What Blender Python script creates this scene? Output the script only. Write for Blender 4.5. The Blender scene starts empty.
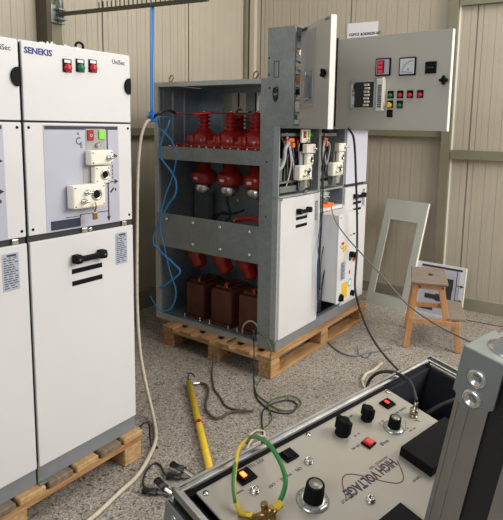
import bpy, bmesh, math, random
from mathutils import Vector, Matrix, Euler
random.seed(4)
C = bpy.context.scene.collection
sc = bpy.context.scene
# ------------------------------------------------------------ materials
def newmat(name):
    m = bpy.data.materials.new(name); m.use_nodes = True
    nt = m.node_tree; b = nt.nodes['Principled BSDF']
    return m, nt, b
def mat(name, col, rough=.5, metal=0, spec=.5, noise=0, nscale=20, bump=0, bscale=60, col2=None, emit=None, estr=1, trans=0, stretch=None, coat=0):
    m, nt, b = newmat(name)
    b.inputs['Base Color'].default_value = (*col, 1); b.inputs['Roughness'].default_value = rough
    b.inputs['Metallic'].default_value = metal; b.inputs['Specular IOR Level'].default_value = spec
    b.inputs['Coat Weight'].default_value = coat
    if trans: b.inputs['Transmission Weight'].default_value = trans
    if emit: b.inputs['Emission Color'].default_value = (*emit, 1); b.inputs['Emission Strength'].default_value = estr
    tc = nt.nodes.new('ShaderNodeTexCoord'); src = tc.outputs['Object']
    if stretch:
        mp = nt.nodes.new('ShaderNodeMapping'); mp.inputs['Scale'].default_value = stretch
        nt.links.new(src, mp.inputs['Vector']); src = mp.outputs['Vector']
    if noise or col2:
        n = nt.nodes.new('ShaderNodeTexNoise'); n.inputs['Scale'].default_value = nscale; n.inputs['Detail'].default_value = 6
        nt.links.new(src, n.inputs['Vector'])
        r = nt.nodes.new('ShaderNodeValToRGB')
        c2 = col2 if col2 else tuple(c*(1-noise) for c in col)
        r.color_ramp.elements[0].position = .35; r.color_ramp.elements[1].position = .65
        r.color_ramp.elements[0].color = (*c2, 1); r.color_ramp.elements[1].color = (*col, 1)
        nt.links.new(n.outputs['Fac'], r.inputs['Fac']); nt.links.new(r.outputs['Color'], b.inputs['Base Color'])
    if bump:
        n2 = nt.nodes.new('ShaderNodeTexNoise'); n2.inputs['Scale'].default_value = bscale; n2.inputs['Detail'].default_value = 4
        nt.links.new(src, n2.inputs['Vector'])
        bp = nt.nodes.new('ShaderNodeBump'); bp.inputs['Strength'].default_value = bump; bp.inputs['Distance'].default_value = .01
        nt.links.new(n2.outputs['Fac'], bp.inputs['Height']); nt.links.new(bp.outputs['Normal'], b.inputs['Normal'])
    return m
def galv(name, a, c, rough=.42):
    m, nt, b = newmat(name)
    tc = nt.nodes.new('ShaderNodeTexCoord')
    v = nt.nodes.new('ShaderNodeTexVoronoi'); v.inputs['Scale'].default_value = 55
    n = nt.nodes.new('ShaderNodeTexNoise'); n.inputs['Scale'].default_value = 4; n.inputs['Detail'].default_value = 5
    nt.links.new(tc.outputs['Object'], v.inputs['Vector']); nt.links.new(tc.outputs['Object'], n.inputs['Vector'])
    sep = nt.nodes.new('ShaderNodeSeparateColor'); nt.links.new(v.outputs['Color'], sep.inputs['Color'])
    mx = nt.nodes.new('ShaderNodeMath'); mx.operation = 'MULTIPLY_ADD'; mx.inputs[1].default_value = .22
    nt.links.new(sep.outputs[0], mx.inputs[0]); nt.links.new(n.outputs['Fac'], mx.inputs[2])
    r = nt.nodes.new('ShaderNodeValToRGB'); r.color_ramp.elements[0].position = .35; r.color_ramp.elements[1].position = .95
    r.color_ramp.elements[0].color = (*a, 1); r.color_ramp.elements[1].color = (*c, 1)
    nt.links.new(mx.outputs[0], r.inputs['Fac']); nt.links.new(r.outputs['Color'], b.inputs['Base Color'])
    b.inputs['Metallic'].default_value = .5; b.inputs['Roughness'].default_value = rough
    return m
def terrazzo():
    m, nt, b = newmat('terrazzo_floor')
    tc = nt.nodes.new('ShaderNodeTexCoord'); L = nt.links.new
    v = nt.nodes.new('ShaderNodeTexVoronoi'); v.inputs['Scale'].default_value = 185
    v2 = nt.nodes.new('ShaderNodeTexVoronoi'); v2.inputs['Scale'].default_value = 95
    n = nt.nodes.new('ShaderNodeTexNoise'); n.inputs['Scale'].default_value = 1.6; n.inputs['Detail'].default_value = 8
    for q in (v, v2, n): L(tc.outputs['Object'], q.inputs['Vector'])
    s = nt.nodes.new('ShaderNodeSeparateColor'); L(v.outputs['Color'], s.inputs['Color'])
    r = nt.nodes.new('ShaderNodeValToRGB'); e = r.color_ramp.elements
    e[0].position = 0; e[0].color = (.08, .072, .062, 1); e[1].position = 1; e[1].color = (.66, .62, .57, 1)
    for p, c in ((.06, (.15, .135, .12, 1)), (.14, (.21, .19, .162, 1)), (.55, (.325, .295, .252, 1)), (.9, (.44, .40, .345, 1))):
        q = e.new(p); q.color = c
    L(s.outputs[0], r.inputs['Fac'])
    s2 = nt.nodes.new('ShaderNodeSeparateColor'); L(v2.outputs['Color'], s2.inputs['Color'])
    r2 = nt.nodes.new('ShaderNodeValToRGB'); e2 = r2.color_ramp.elements
    e2[0].position = .05; e2[0].color = (.35, .33, .32, 1); e2[1].position = .09; e2[1].color = (1, 1, 1, 1)
    L(s2.outputs[1], r2.inputs['Fac'])
    r3 = nt.nodes.new('ShaderNodeValToRGB'); e3 = r3.color_ramp.elements
    e3[0].position = .3; e3[0].color = (.78, .76, .73, 1); e3[1].position = .7; e3[1].color = (1.08, 1.08, 1.08, 1)
    L(n.outputs['Fac'], r3.inputs['Fac'])
    def mul(a, c):
        x = nt.nodes.new('ShaderNodeMix'); x.data_type = 'RGBA'; x.blend_type = 'MULTIPLY'; x.inputs['Factor'].default_value = 1
        L(a, x.inputs[6]); L(c, x.inputs[7]); return x.outputs[2]
    L(mul(mul(r.outputs['Color'], r2.outputs['Color']), r3.outputs['Color']), b.inputs['Base Color'])
    b.inputs['Roughness'].default_value = .55
    return m
M = {}
M['floor'] = terrazzo()
M['wall'] = mat('sandwich_panel_beige', (.47, .415, .325), .5, noise=.08, nscale=2.5)
M['wallgroove'] = mat('panel_groove', (.40, .35, .27), .6)  # sealant-like tone, with the groove's shade put into the colour
M['wallridge'] = mat('panel_micro_rib', (.53, .475, .38), .5)  # light caught by the ribs, put into a paler sheet colour
M['olive'] = mat('olive_painted_steel', (.22, .20, .13), .45, noise=.12, nscale=5)
M['darkcol'] = mat('dark_brown_painted_steel', (.075, .060, .035), .5, noise=.1, nscale=5)
M['plinth'] = mat('plinth_concrete', (.27, .25, .19), .8, noise=.15, nscale=10, bump=.2)
M['white'] = mat('light_grey_powder_coat', (.71, .705, .705), .42, noise=.03, nscale=3)
M['edge'] = mat('cream_white_door_edge', (.86, .84, .77), .4)
M['plate'] = mat('pale_lilac_printed_plate', (.49, .50, .585), .4, noise=.03, nscale=6)
M['film'] = mat('blueish_film_plate', (.62, .63, .72), .3)
M['leaf'] = mat('grey_leaf_face', (.47, .455, .41), .28)  # greyer and darker than the white cabinet doors
M['leafpatch'] = mat('grey_printed_area', (.40, .39, .37), .25)
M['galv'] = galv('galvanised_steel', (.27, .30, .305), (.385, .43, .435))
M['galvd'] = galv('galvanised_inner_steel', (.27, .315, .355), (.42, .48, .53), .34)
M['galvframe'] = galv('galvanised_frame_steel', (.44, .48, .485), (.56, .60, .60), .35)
M['zinc'] = mat('zinc_bright', (.75, .75, .72), .25, metal=1)
M['base'] = mat('grey_base_channel', (.23, .245, .265), .5, noise=.1, nscale=8)
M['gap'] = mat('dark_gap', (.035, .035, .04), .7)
M['black'] = mat('black_plastic', (.007, .007, .009), .6, spec=.12)
M['rubber'] = mat('black_rubber_cable', (.015, .015, .016), .5)
M['cream'] = mat('cream_plastic', (.86, .82, .71), .4)
M['red'] = mat('red_lamp_plastic', (.55, .012, .02), .25)
M['green'] = mat('green_lamp_plastic', (.01, .16, .07), .25)
M['yellow'] = mat('yellow_lamp_plastic', (.80, .52, .03), .3)
M['lime'] = mat('lime_indicator', (.25, .75, .05), .4)
M['redflag'] = mat('dark_red_indicator', (.35, .02, .03), .4)
M['epoxy'] = mat('red_epoxy_resin', (.42, .018, .014), .24, coat=.3, noise=.2, nscale=12)
M['brown'] = mat('brown_cast_resin', (.15, .042, .022), .5, noise=.3, nscale=15, bump=.2)
M['wood'] = mat('pallet_wood', (.52, .30, .13), .7, col2=(.33, .16, .06), nscale=6, stretch=(1, 9, 9), bump=.3, bscale=30)
M['woody'] = mat('pallet_wood_cross', (.56, .36, .17), .7, col2=(.42, .25, .11), nscale=6, stretch=(9, 1, 9), bump=.3, bscale=30)
M['woodtop'] = mat('weathered_board_top', (.24, .185, .12), .8, col2=(.15, .115, .075), nscale=6, stretch=(9, 1, 9), bump=.3)
M['stool'] = mat('varnished_pine', (.56, .28, .12), .4, col2=(.46, .22, .09), nscale=5, stretch=(8, 8, 1.2))
M['stooltop'] = mat('grey_stained_tread', (.27, .215, .17), .6, col2=(.21, .165, .13), nscale=5, stretch=(2, 9, 9))
M['stick'] = mat('yellow_fibreglass', (.75, .50, .03), .35, noise=.15, nscale=25)
M['hose'] = mat('cream_white_hose', (.60, .54, .43), .5, noise=.15, nscale=40)
M['blue'] = mat('blue_strap', (.02, .20, .62), .45)
M['bluel'] = mat('light_blue_strap', (.05, .30, .70), .45)
M['redlead'] = mat('red_lead', (.62, .015, .015), .35)
M['brownc'] = mat('brown_cable', (.085, .05, .032), .6)
M['greenc'] = mat('green_wire', (.07, .12, .04), .55)
M['greyc'] = mat('grey_cable', (.17, .16, .14), .55)
M['bluec'] = mat('blue_wire', (.03, .09, .25), .5)
M['orange'] = mat('orange_connector', (.85, .19, .03), .4)
M['plastic'] = mat('clear_film', (.60, .64, .66), .18, noise=.4, nscale=18, bump=.9, bscale=20)
M['grey'] = mat('grey_corrugated_hose', (.42, .43, .45), .5)
M['paper'] = mat('white_paper', (.78, .77, .80), .8)
M['label'] = mat('rating_label', (.42, .45, .53), .5)
M['ink'] = mat('dark_ink', (.03, .03, .045), .6)
M['navyink'] = mat('navy_logo_ink', (.025, .03, .20), .5)
M['navy'] = mat('dark_navy_nameplate', (.03, .036, .07), .4)
M['frame'] = mat('pale_grey_frame', (.52, .53, .48), .45, noise=.06, nscale=4)
M['alu'] = mat('aluminium_profile', (.46, .455, .44), .33, metal=1, noise=.2, nscale=5, stretch=(3, 3, 1), bump=.05)
M['zsteel'] = mat('zinc_steel_corner', (.29, .32, .30), .42, metal=.6, noise=.12, nscale=25)
M['lam'] = mat('black_laminate', (.014, .012, .012), .5)
M['foam'] = mat('navy_foam_lining', (.012, .012, .022), .9)
M['panel'] = mat('beige_instrument_panel', (.44, .405, .335), .38, noise=.05, nscale=6)
M['skirt'] = mat('clear_dial_skirt', (.55, .54, .50), .2, metal=.6)
M['cap'] = mat('knob_cap_grey', (.27, .28, .22), .35, metal=.4)
M['neon'] = mat('glowing_neon_lens', (.9, .1, .03), .3, emit=(1, .12, .02), estr=6)
M['neondim'] = mat('red_rocker_lit', (.45, .01, .015), .3, emit=(1, .03, .03), estr=.25)
M['neonmid'] = mat('red_rocker_glow', (.6, .02, .02), .3, emit=(1, .05, .03), estr=1.5)
M['gy'] = mat('earth_wire_green', (.03, .22, .05), .45)
M['gyy'] = mat('earth_wire_yellow', (.70, .50, .03), .45)
M['brass'] = mat('brass', (.42, .28, .12), .35, metal=1)
M['nickel'] = mat('nickel_plated', (.50, .44, .35), .35, metal=1)
M['redink'] = mat('dark_red_ink', (.22, .03, .02), .6)
M['teal'] = mat('teal_ink', (.05, .45, .5), .5)
M['lcd'] = mat('digital_display', (.08, .01, .015), .2)
M['seg'] = mat('red_digits', (.6, .02, .03), .4, emit=(1, .02, .04), estr=.5)
M['meter'] = mat('meter_face', (.62, .68, .72), .3)
M['trolley'] = mat('grey_stand_steel', (.12, .12, .13), .5)
# ------------------------------------------------------------ geometry helpers
def bx(bm, x0, x1, y0, y1, z0, z1, bev=0, seg=2):
    t = bmesh.new()
    vs = [t.verts.new((x, y, z)) for x in sorted((x0, x1)) for y in sorted((y0, y1)) for z in sorted((z0, z1))]
    for f in ((0,1,3,2),(4,6,7,5),(0,4,5,1),(2,3,7,6),(0,2,6,4),(1,5,7,3)): t.faces.new([vs[i] for i in f])
    if bev: bmesh.ops.bevel(t, geom=list(t.edges), offset=bev, segments=seg, affect='EDGES', profile=.5)
    merge(bm, t); return bm
def merge(bm, t, mx=None, mi=None):
    if mx is not None: bmesh.ops.transform(t, matrix=mx, verts=t.verts)
    if mi is not None:
        for f in t.faces: f.material_index = mi
    me = bpy.data.meshes.new('tmp'); t.to_mesh(me); t.free(); bm.from_mesh(me); bpy.data.meshes.remove(me)
def BX(*a, **k): return bx(bmesh.new(), *a, **k)
def basis(d, up=(0,0,1)):
    d = Vector(d).normalized(); u = Vector(up)
    if abs(d.dot(u)) > .97: u = Vector((0,1,0))
    s = d.cross(u).normalized(); t = s.cross(d).normalized()
    return s, t, d
def lathe(bm, p, axis, prof, n=20, smooth=True):
    """prof: list of (radius, distance along the axis)"""
    s, t, d = basis(axis); p = Vector(p); rings = []
    for r, h in prof:
        rings.append([bm.verts.new(p + d*h + (s*math.cos(a)+t*math.sin(a))*max(r,1e-4)) for a in [2*math.pi*i/n for i in range(n)]])
    for a, b in zip(rings, rings[1:]):
        for i in range(n):
            f = bm.faces.new((a[i], a[(i+1)%n], b[(i+1)%n], b[i])); f.smooth = smooth
    bm.faces.new(rings[0][::-1]); bm.faces.new(rings[-1]); return bm
def cyl(bm, a, b, r, r2=None, n=14):
    a, b = Vector(a), Vector(b); return lathe(bm, a, b-a, [(r,0),(r2 or r,(b-a).length)], n)
def spline(pts, k=8):
    P = [Vector(p) for p in pts]; P = [P[0]*2-P[1]] + P + [P[-1]*2-P[-2]]; out = []
    for i in range(1, len(P)-2):
        for j in range(k):
            t = j/k; a,b,c,d = P[i-1:i+3]
            out.append(.5*((2*b)+(c-a)*t+(2*a-5*b+4*c-d)*t*t+(3*b-a-3*c+d)*t**3))
    out.append(P[-2]); return out
def tube(bm, pts, r, n=8, k=8, flat=1, sm=True):
    Q = spline(pts, k) if sm else [Vector(p) for p in pts]
    rings = []; prev = None
    for i, q in enumerate(Q):
        d = (Q[min(i+1,len(Q)-1)]-Q[max(i-1,0)])
        if d.length < 1e-7: d = Vector((0,0,1))
        d.normalize()
        if prev is None: s, t, _ = basis(d)
        else:
            s = (prev - d*prev.dot(d)).normalized(); t = d.cross(s)
        prev = s
        rings.append([bm.verts.new(q+(s*math.cos(a)*r+t*math.sin(a)*r*flat)) for a in [2*math.pi*j/n for j in range(n)]])
    for a, b in zip(rings, rings[1:]):
        for i in range(n):
            f = bm.faces.new((a[i], a[(i+1)%n], b[(i+1)%n], b[i])); f.smooth = True
    bm.faces.new(rings[0][::-1]); bm.faces.new(rings[-1]); return bm
def bar(bm, a, b, w, h, up=(0,0,1), bev=0):
    """rectangular bar from a to b; w across, h along 'up'"""
    a, b = Vector(a), Vector(b); s, t, d = basis(b-a, up); L = (b-a).length
    tb = BX(-w/2, w/2, -h/2, h/2, 0, L, bev=bev)
    mx = Matrix.Translation(a) @ Matrix((s, t, d)).transposed().to_4x4()
    merge(bm, tb, mx); return bm
def prism(bm, poly, z0, z1, mx=None):
    """extrude a 2D polygon between z0 and z1"""
    t = bmesh.new()
    a = [t.verts.new((x, y, z0)) for x, y in poly]; b = [t.verts.new((x, y, z1)) for x, y in poly]
    n = len(poly); t.faces.new(a[::-1]); t.faces.new(b)
    for i in range(n): t.faces.new((a[i], a[(i+1)%n], b[(i+1)%n], b[i]))
    bmesh.ops.recalc_face_normals(t, faces=t.faces)
    merge(bm, t, mx); return bm
SPLIT = {'rivet','bolt','comb_pin','shelf_nut','partition_bolt','panel_screw','screw','foot_bolt','wire','terminal_block','cover_screw','secondary_lead','corrugated_hose','bay_rail','mounting_strip','bottom_clutter','knockout_outline'}
def depth(o):
    d = 0
    while o.parent: o = o.parent; d += 1
    return d
def link(name, bm, m, parent=None, world=True):
    if parent is not None and depth(parent) >= 2: parent = parent.parent
    if parent is not None and world:
        off = Vector((0,0,0)); p = parent
        while p: off = off + p.location; p = p.parent
        bmesh.ops.translate(bm, vec=-off, verts=bm.verts)
    bmesh.ops.recalc_face_normals(bm, faces=bm.faces)
    parts = [bm]
    if name in SPLIT:
        bm.verts.index_update(); seen = set(); isl = []
        for v in bm.verts:
            if v.index in seen: continue
            st = [v]; seen.add(v.index); cur = set()
            while st:
                q = st.pop(); cur.add(q.index)
                for e in q.link_edges:
                    o2 = e.other_vert(q)
                    if o2.index not in seen: seen.add(o2.index); st.append(o2)
            isl.append(cur)
        if len(isl) > 1:
            parts = []
            for cur in isl:
                c = bm.copy(); c.verts.ensure_lookup_table(); bmesh.ops.delete(c, geom=[v for v in c.verts if v.index not in cur], context='VERTS'); parts.append(c)
            bm.free()
    for bm in parts:
        me = bpy.data.meshes.new(name); bm.to_mesh(me); bm.free()
        o = bpy.data.objects.new(name, me); C.objects.link(o)
        for q in (m if isinstance(m, (list, tuple)) else [m]): me.materials.append(M[q])
        if parent is not None: o.parent = parent
    return o
def lab(o, label, cat=None, group=None):
    o['label'] = label
    if cat: o['category'] = cat
    if group: o['group'] = group
    return o
def thing(name, label, cat, loc=(0,0,0), rot=None, group=None):
    o = bpy.data.objects.new(name, None); C.objects.link(o); o.location = loc; o.empty_display_size = .1
    if rot: o.rotation_euler = rot
    return lab(o, label, cat, group)
def solo(name, bm, m, label, cat, group=None):
    """a thing that is one mesh: origin moved to its centre bottom"""
    vs = [v.co for v in bm.verts]
    c = Vector((sum(v.x for v in vs)/len(vs), sum(v.y for v in vs)/len(vs), min(v.z for v in vs)))
    bmesh.ops.translate(bm, vec=-c, verts=bm.verts)
    o = link(name, bm, m); o.location = c; return lab(o, label, cat, group)
def struct(name, bm, m):
    o = link(name, bm, m); o['kind'] = 'structure'; return o
def textbm(s, size, mx, depth=.0006, align='LEFT', bold=0, xs=1):
    cu = bpy.data.curves.new('t', 'FONT'); cu.body = s; cu.size = size; cu.extrude = depth; cu.align_x = align; cu.offset = bold
    cu.resolution_u = 2
    ob = bpy.data.objects.new('t', cu); C.objects.link(ob)
    dg = bpy.context.evaluated_depsgraph_get(); me = bpy.data.meshes.new_from_object(ob.evaluated_get(dg))
    bm = bmesh.new(); bm.from_mesh(me)
    bmesh.ops.transform(bm, matrix=mx @ Matrix.Diagonal((xs,1,1,1)), verts=bm.verts)
    bpy.data.objects.remove(ob); bpy.data.curves.remove(cu); bpy.data.meshes.remove(me)
    return bm
def face_mx(o, right, up):
    r = Vector(right).normalized(); u = Vector(up).normalized(); n = r.cross(u)
    return Matrix.Translation(o) @ Matrix((r, u, n)).transposed().to_4x4()
FR = lambda x, y, z: face_mx((x, y, z), (1,0,0), (0,0,1))     # faces -Y
# ------------------------------------------------------------ setting
AW = math.radians(3.7958)
RW = Matrix.Rotation(AW, 4, 'Z')
WX, WY = 4.90, 3.2302
def ribbed(t0, t1, z0, z1, plane, kind):
    """insulated wall sheet with micro ribs; kind 'X': normal -X, t = along Y; kind 'Y': normal -Y, t = along X"""
    bm = bmesh.new()
    def strip(a, b, off, mi):
        c = plane - off
        P = [(c, a), (c, b)] if kind == 'X' else [(a, c), (b, c)]
        v = [bm.verts.new((P[i][0], P[i][1], z)) for i, z in ((0, z0), (1, z0), (1, z1), (0, z1))]
        f = bm.faces.new(v); f.material_index = mi
    t = t0; k = 0
    while t < t1-1e-6:
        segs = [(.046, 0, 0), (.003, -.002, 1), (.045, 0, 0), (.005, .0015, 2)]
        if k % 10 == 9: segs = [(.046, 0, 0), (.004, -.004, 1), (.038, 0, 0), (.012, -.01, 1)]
        for w, off, mi in segs:
            strip(t, min(t+w, t1), off, mi); t += w
            if t >= t1-1e-6: break
        k += 1
    # back of the sheet
    bk = bmesh.new()
    if kind == 'X': bx(bk, plane+.012, plane+.08, t0, t1, z0, z1)
    else: bx(bk, t0, t1, plane+.012, plane+.08, z0, z1)
    merge(bm, bk)
    bmesh.ops.transform(bm, matrix=RW, verts=bm.verts); return bm
def wbox(*a, **k):
    bm = BX(*a, **k); bmesh.ops.transform(bm, matrix=RW, verts=bm.verts); return bm
struct('floor', BX(-3, 7.5, -5, 4.6, -.1, 0), 'floor')
ZT = 4.2
struct('wall_left', ribbed(-3, WX, 0, ZT, WY, 'Y'), ['wall', 'wallgroove', 'wallridge'])
struct('wall_back', ribbed(1.10, WY, 0, ZT, WX, 'X'), ['wall', 'wallgroove', 'wallridge'])
struct('wall_right', ribbed(-5, 1.085, 0, ZT, WX-.05, 'X'), ['wall', 'wallgroove', 'wallridge'])
# steel columns and girts standing on the walls
t = wbox(2.38, 2.415, WY-.11, WY-.003, 0, ZT); struct('trim_1', t, 'darkcol')
t = wbox(2.415, 2.51, WY-.09, WY-.003, 0, ZT); struct('trim_2', t, 'olive')
t = wbox(WX-.10, WX-.003, 3.195, WY-.003, 0, ZT); struct('trim_3', t, 'olive')
t = wbox(WX-.06, WX-.003, 3.12, 3.175, 0, ZT); struct('trim_4', t, 'wallridge')
t = wbox(WX-.085, WX-.003, 1.09, 1.17, 0, ZT); struct('trim_5', t, 'olive')
t = wbox(WX-.05, WX-.003, 1.17, 3.1, 1.49, 1.545); struct('trim_6', t, 'olive')
t = wbox(WX-.09, WX-.053, -5, 1.075, 1.308, 1.385); struct('trim_7', t, 'olive')
t = wbox(WX-.09, WX-.053, -5, 1.075, 2.574, 2.80); struct('trim_8', t, 'olive')
t = wbox(2.53, WX-.12, WY-.05, WY-.003, 1.46, 1.52); struct('trim_9', t, 'olive')
t = wbox(-3, 2.37, WY-.05, WY-.003, 1.46, 1.52); struct('trim_10', t, 'olive')
struct('baseboard_left', wbox(-3, WX-.1, WY-.04, WY-.002, 0, .16), 'plinth')
struct('baseboard_back', wbox(WX-.05, WX-.002, 1.18, WY-.05, 0, .10), 'plinth')
struct('baseboard_right', wbox(WX-.095, WX-.052, -5, 1.08, 0, .106), 'plinth')
# light corner bead of the right wall and a long gap line in the floor before it
struct('trim_11', wbox(WX-.056, WX-.05, 1.075, 1.088, .1, ZT), 'edge')
struct('trim_12', wbox(WX-.36, WX-.345, -4, .98, 0.0005, .002), 'gap')
# A4 notice on the back wall
no = thing('wall_notice', 'white printed sheet stuck on the back wall above the open control door', 'notice',
           tuple(RW @ Vector((WX-.004, 1.966, 2.30))))
link('paper', wbox(WX-.0045, WX-.003, 1.815, 2.117, 2.305, 2.52), 'paper', no)
mx = RW @ face_mx((WX-.0055, 2.10, 2.405), (0,-1,0), (0,0,1))
tb = textbm('ΧΩΡΟΣ ΔΟΚΙΜΩΝ ΜΤ', .032, mx, bold=.0008, xs=.95)
merge(tb, textbm('ΥΨΗΛΗΣ ΤΑΣΗΣ ΠΕΔΙΩΝ', .018, RW @ face_mx((WX-.0055, 2.085, 2.375), (0,-1,0), (0,0,1))))
link('printed_lettering', tb, 'ink', no)

# ------------------------------------------------------------ pallets
def pallet(name, label, x0, x1, y0, y1, along, tops):
    t = thing(name, label, 'pallet', ((x0+x1)/2, (y0+y1)/2, 0), group='wooden pallets under the cabinets')
    if along == 'X':
        n = 6; w = .108; g = (y1-y0-n*w)/(n-1)
        for i in range(n):
            y = y0+i*(w+g); link('deck_board', BX(x0, x1, y, y+w, .119, .1395, bev=.003, seg=1), 'wood', t)
        for x in (x0, (x0+x1)/2-.05, x1-.1): link('cross_board', BX(x+.004, x+.096, y0+.004, y1-.004, .098, .1185, bev=.003, seg=1), 'woody', t)
        for y in (y0+.002, (y0+y1)/2-.05, y1-.102):
            link('bottom_board', BX(x0+.002, x1-.002, y, y+.1, 0.0, .02, bev=.003, seg=1), 'wood', t)
            for x in (x0+.004, (x0+x1)/2-.05, x1-.104): link('block', BX(x, x+.1, y+.002, y+.098, .0205, .0975, bev=.003, seg=1), 'wood', t)
    else:
        n = int((x1-x0)/.118); w = .109; g = (x1-x0-n*w)/(n-1)
        for i in range(n):
            x = x1-w-i*(w+g); o = link('deck_board', BX(x, x+w, y0, y1, .112, .1395, bev=.004, seg=1), 'woodtop' if i % 2 else 'woody', t)
        for y in (y0+.004, (y0+y1)/2-.05, y1-.104): link('cross_board', BX(x0+.004, x1-.004, y, y+.1, .085, .1115, bev=.003, seg=1), 'wood', t)
        for x in (x0+.004, (x0+x1)/2-.06, x1-.104):
            link('bottom_board', BX(x, x+.1, y0+.004, y1-.004, 0, .012, bev=.003, seg=1), 'woody', t)
            for y in (y0+.006, (y0+y1)/2-.05, y1-.104): link('block', BX(x+.002, x+.098, y, y+.096, .0125, .0845, bev=.003, seg=1), 'woody', t)
    return t
pallet('wooden_pallet', 'orange wooden pallet carrying the open galvanised switchgear', 2.635, 4.0, 1.79, 2.735, 'X', 0)
pallet('wooden_pallet', 'wooden pallet with greyed board tops under the closed white cabinets at left', 0.40, 1.632, 1.828, 2.93, 'Y', 0)

# ------------------------------------------------------------ shared cabinet bits
def modules(par, x0, y, printed=True):
    """cream operating modules of a switch mechanism; y = face they stand on, facing -Y"""
    for (a, b, z0, z1, d, kind) in ((.254,.365,1.388,1.448,.040,0), (.278,.357,1.312,1.384,.030,1), (.165,.317,1.222,1.315,.045,2)):
        m = link('operating_module', BX(x0+a, x0+b, y-d, y-.001, z0, z1, bev=.007), 'cream', par)
        bm = bmesh.new(); yy = y-d
        if kind == 0: S = [(.78,.5,.013)]; K = [(.78,.5)]
        elif kind == 1: S = [(.62,.5,.021)]; K = []
        else: S = [(.70,.55,.024)]; K = [(.40,.68), (.30,.32)]
        for (fx, fz, r) in S:
            px, pz = x0+a+(b-a)*fx, z0+(z1-z0)*fz
            lathe(bm, (px, yy, pz), (0,-1,0), [(r,0),(r,.004),(r*.7,.004),(r*.68,.0006),(.001,.0005)], 20)
        link('socket_ring', bm, 'zinc' if kind else 'galvframe', m)
        bm = bmesh.new()
        for (fx, fz, r) in S:
            px, pz = x0+a+(b-a)*fx, z0+(z1-z0)*fz
            cyl(bm, (px, yy-.0005, pz), (px, yy-.002, pz), r*.62)
        link('socket_hole', bm, 'black', m)
        if K:
            bm = bmesh.new()
            for (fx, fz) in K:
                px, pz = x0+a+(b-a)*fx, z0+(z1-z0)*fz
                lathe(bm, (px, yy, pz), (0,-1,0), [(.011,0),(.011,.008),(.008,.010),(.008,.016),(.003,.016),(.003,.026)], 16)
                bx(bm, px-.009, px+.009, yy-.032, yy-.024, pz-.003, pz+.003, bev=.001)
            link('lock_cylinder', bm, 'zinc', m)
        bm = bmesh.new()
        for cx in (x0+a+.01, x0+b-.01):
            for cz in (z0+.01, z1-.01): cyl(bm, (cx, yy+.0005, cz), (cx, yy-.0012, cz), .0028, n=8)
        link('screw_hole', bm, 'ink', m)
    if True:
        k = link('hanging_key', bx(tube(bmesh.new(), [(x0+.255, y-.058, 1.245), (x0+.255, y-.062, 1.225), (x0+.25, y-.055, 1.20)], .003), x0+.24, x0+.262, y-.062, y-.056, 1.175, 1.205, bev=.002), 'brass', par)
def flags(par, x0, y):
    a = link('open_flag', BX(x0+.268, x0+.297, y-.006, y-.0005, 1.486, 1.528, bev=.002), 'redflag', par); lab(a, 'dark red position flag')
    merge_t = textbm('O', .016, FR(x0+.277, y-.0065, 1.500)); link('flag_symbol', merge_t, 'paper', a)
    a = link('closed_flag', BX(x0+.322, x0+.351, y-.006, y-.0005, 1.490, 1.528, bev=.002), 'lime', par); lab(a, 'bright green position flag')
    link('flag_symbol', textbm('I', .016, FR(x0+.335, y-.0065, 1.502)), 'paper', a)
    link('push_knob', lathe(bmesh.new(), (x0+.315, y, 1.468), (0,-1,0), [(.010,0),(.010,.012),(.006,.016),(.006,.022)], 14), 'zinc', par)
def diagram(x0, y, par):
    y -= .0004; bm = bmesh.new(); q = .0012
    bx(bm, x0+.083, x0+.420, y-q, y, 1.529, 1.542)
    bx(bm, x0+.364, x0+.369, y-q, y, 1.165, 1.53)
    prism(bm, [(x0+.357, 1.168), (x0+.376, 1.168), (x0+.3665, 1.148)], 0, q, face_mx((0,y,0),(1,0,0),(0,0,1)))
    for z in (1.419, 1.312):
        bx(bm, x0+.369, x0+.41, y-q, y, z-.002, z+.002)
        prism(bm, [(x0+.398, z+.011), (x0+.419, z), (x0+.398, z-.011), (x0+.404, z)], 0, q, face_mx((0,y,0),(1,0,0),(0,0,1)))
    for i in range(6): bx(bm, x0+.389, x0+.392, y-q, y, 1.325+i*.0155, 1.334+i*.0155)
    cyl(bm, (x0+.3665, y, 1.312), (x0+.3665, y-q, 1.312), .008)
    bx(bm, x0+.359, x0+.375, y-q, y, 1.345, 1.375)
    bar(bm, (x0+.378, y-q/2, 1.268), (x0+.394, y-q/2, 1.285), .007, q, up=(0,1,0)); bx(bm, x0+.402, x0+.407, y-q, y, 1.272, 1.284)
    bx(bm, x0+.226, x0+.364, y-q, y, 1.190, 1.1925); bx(bm, x0+.226, x0+.229, y-q, y, 1.180, 1.1925)
    bx(bm, x0+.160, x0+.226, y-q, y, 1.186, 1.188)
    merge(bm, textbm('C', .042, FR(x0+.215, y, 1.470), xs=.8)); merge(bm, textbm('n', .02, FR(x0+.222, y, 1.508)))
    merge(bm, textbm('E', .03, FR(x0+.236, y, 1.458), xs=.7))
    link('printed_diagram', bm, 'ink', par)
def handle(par, x, z, y, w=.15):
    bm = bmesh.new()
    bx(bm, x, x+w, y-.038, y-.022, z-.012, z+.012, bev=.006); bx(bm, x, x+.03, y-.036, y, z-.018, z+.018, bev=.006); bx(bm, x+w-.03, x+w, y-.036, y, z-.018, z+.018, bev=.006)
    h = link('handle', bm, 'black', par)
    for q in (x+.014, x+w-.014): link('screw', cyl(bmesh.new(), (q, y-.036, z), (q, y-.0385, z), .004), 'greyc', h)
def slots(par, x, z, y, w=.147):
    for dz in (0, -.05): link('vent_slot', BX(x, x+w, y-.0012, y+.004, z+dz-.010, z+dz+.010, bev=.0005, seg=1), 'black', par)
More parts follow.
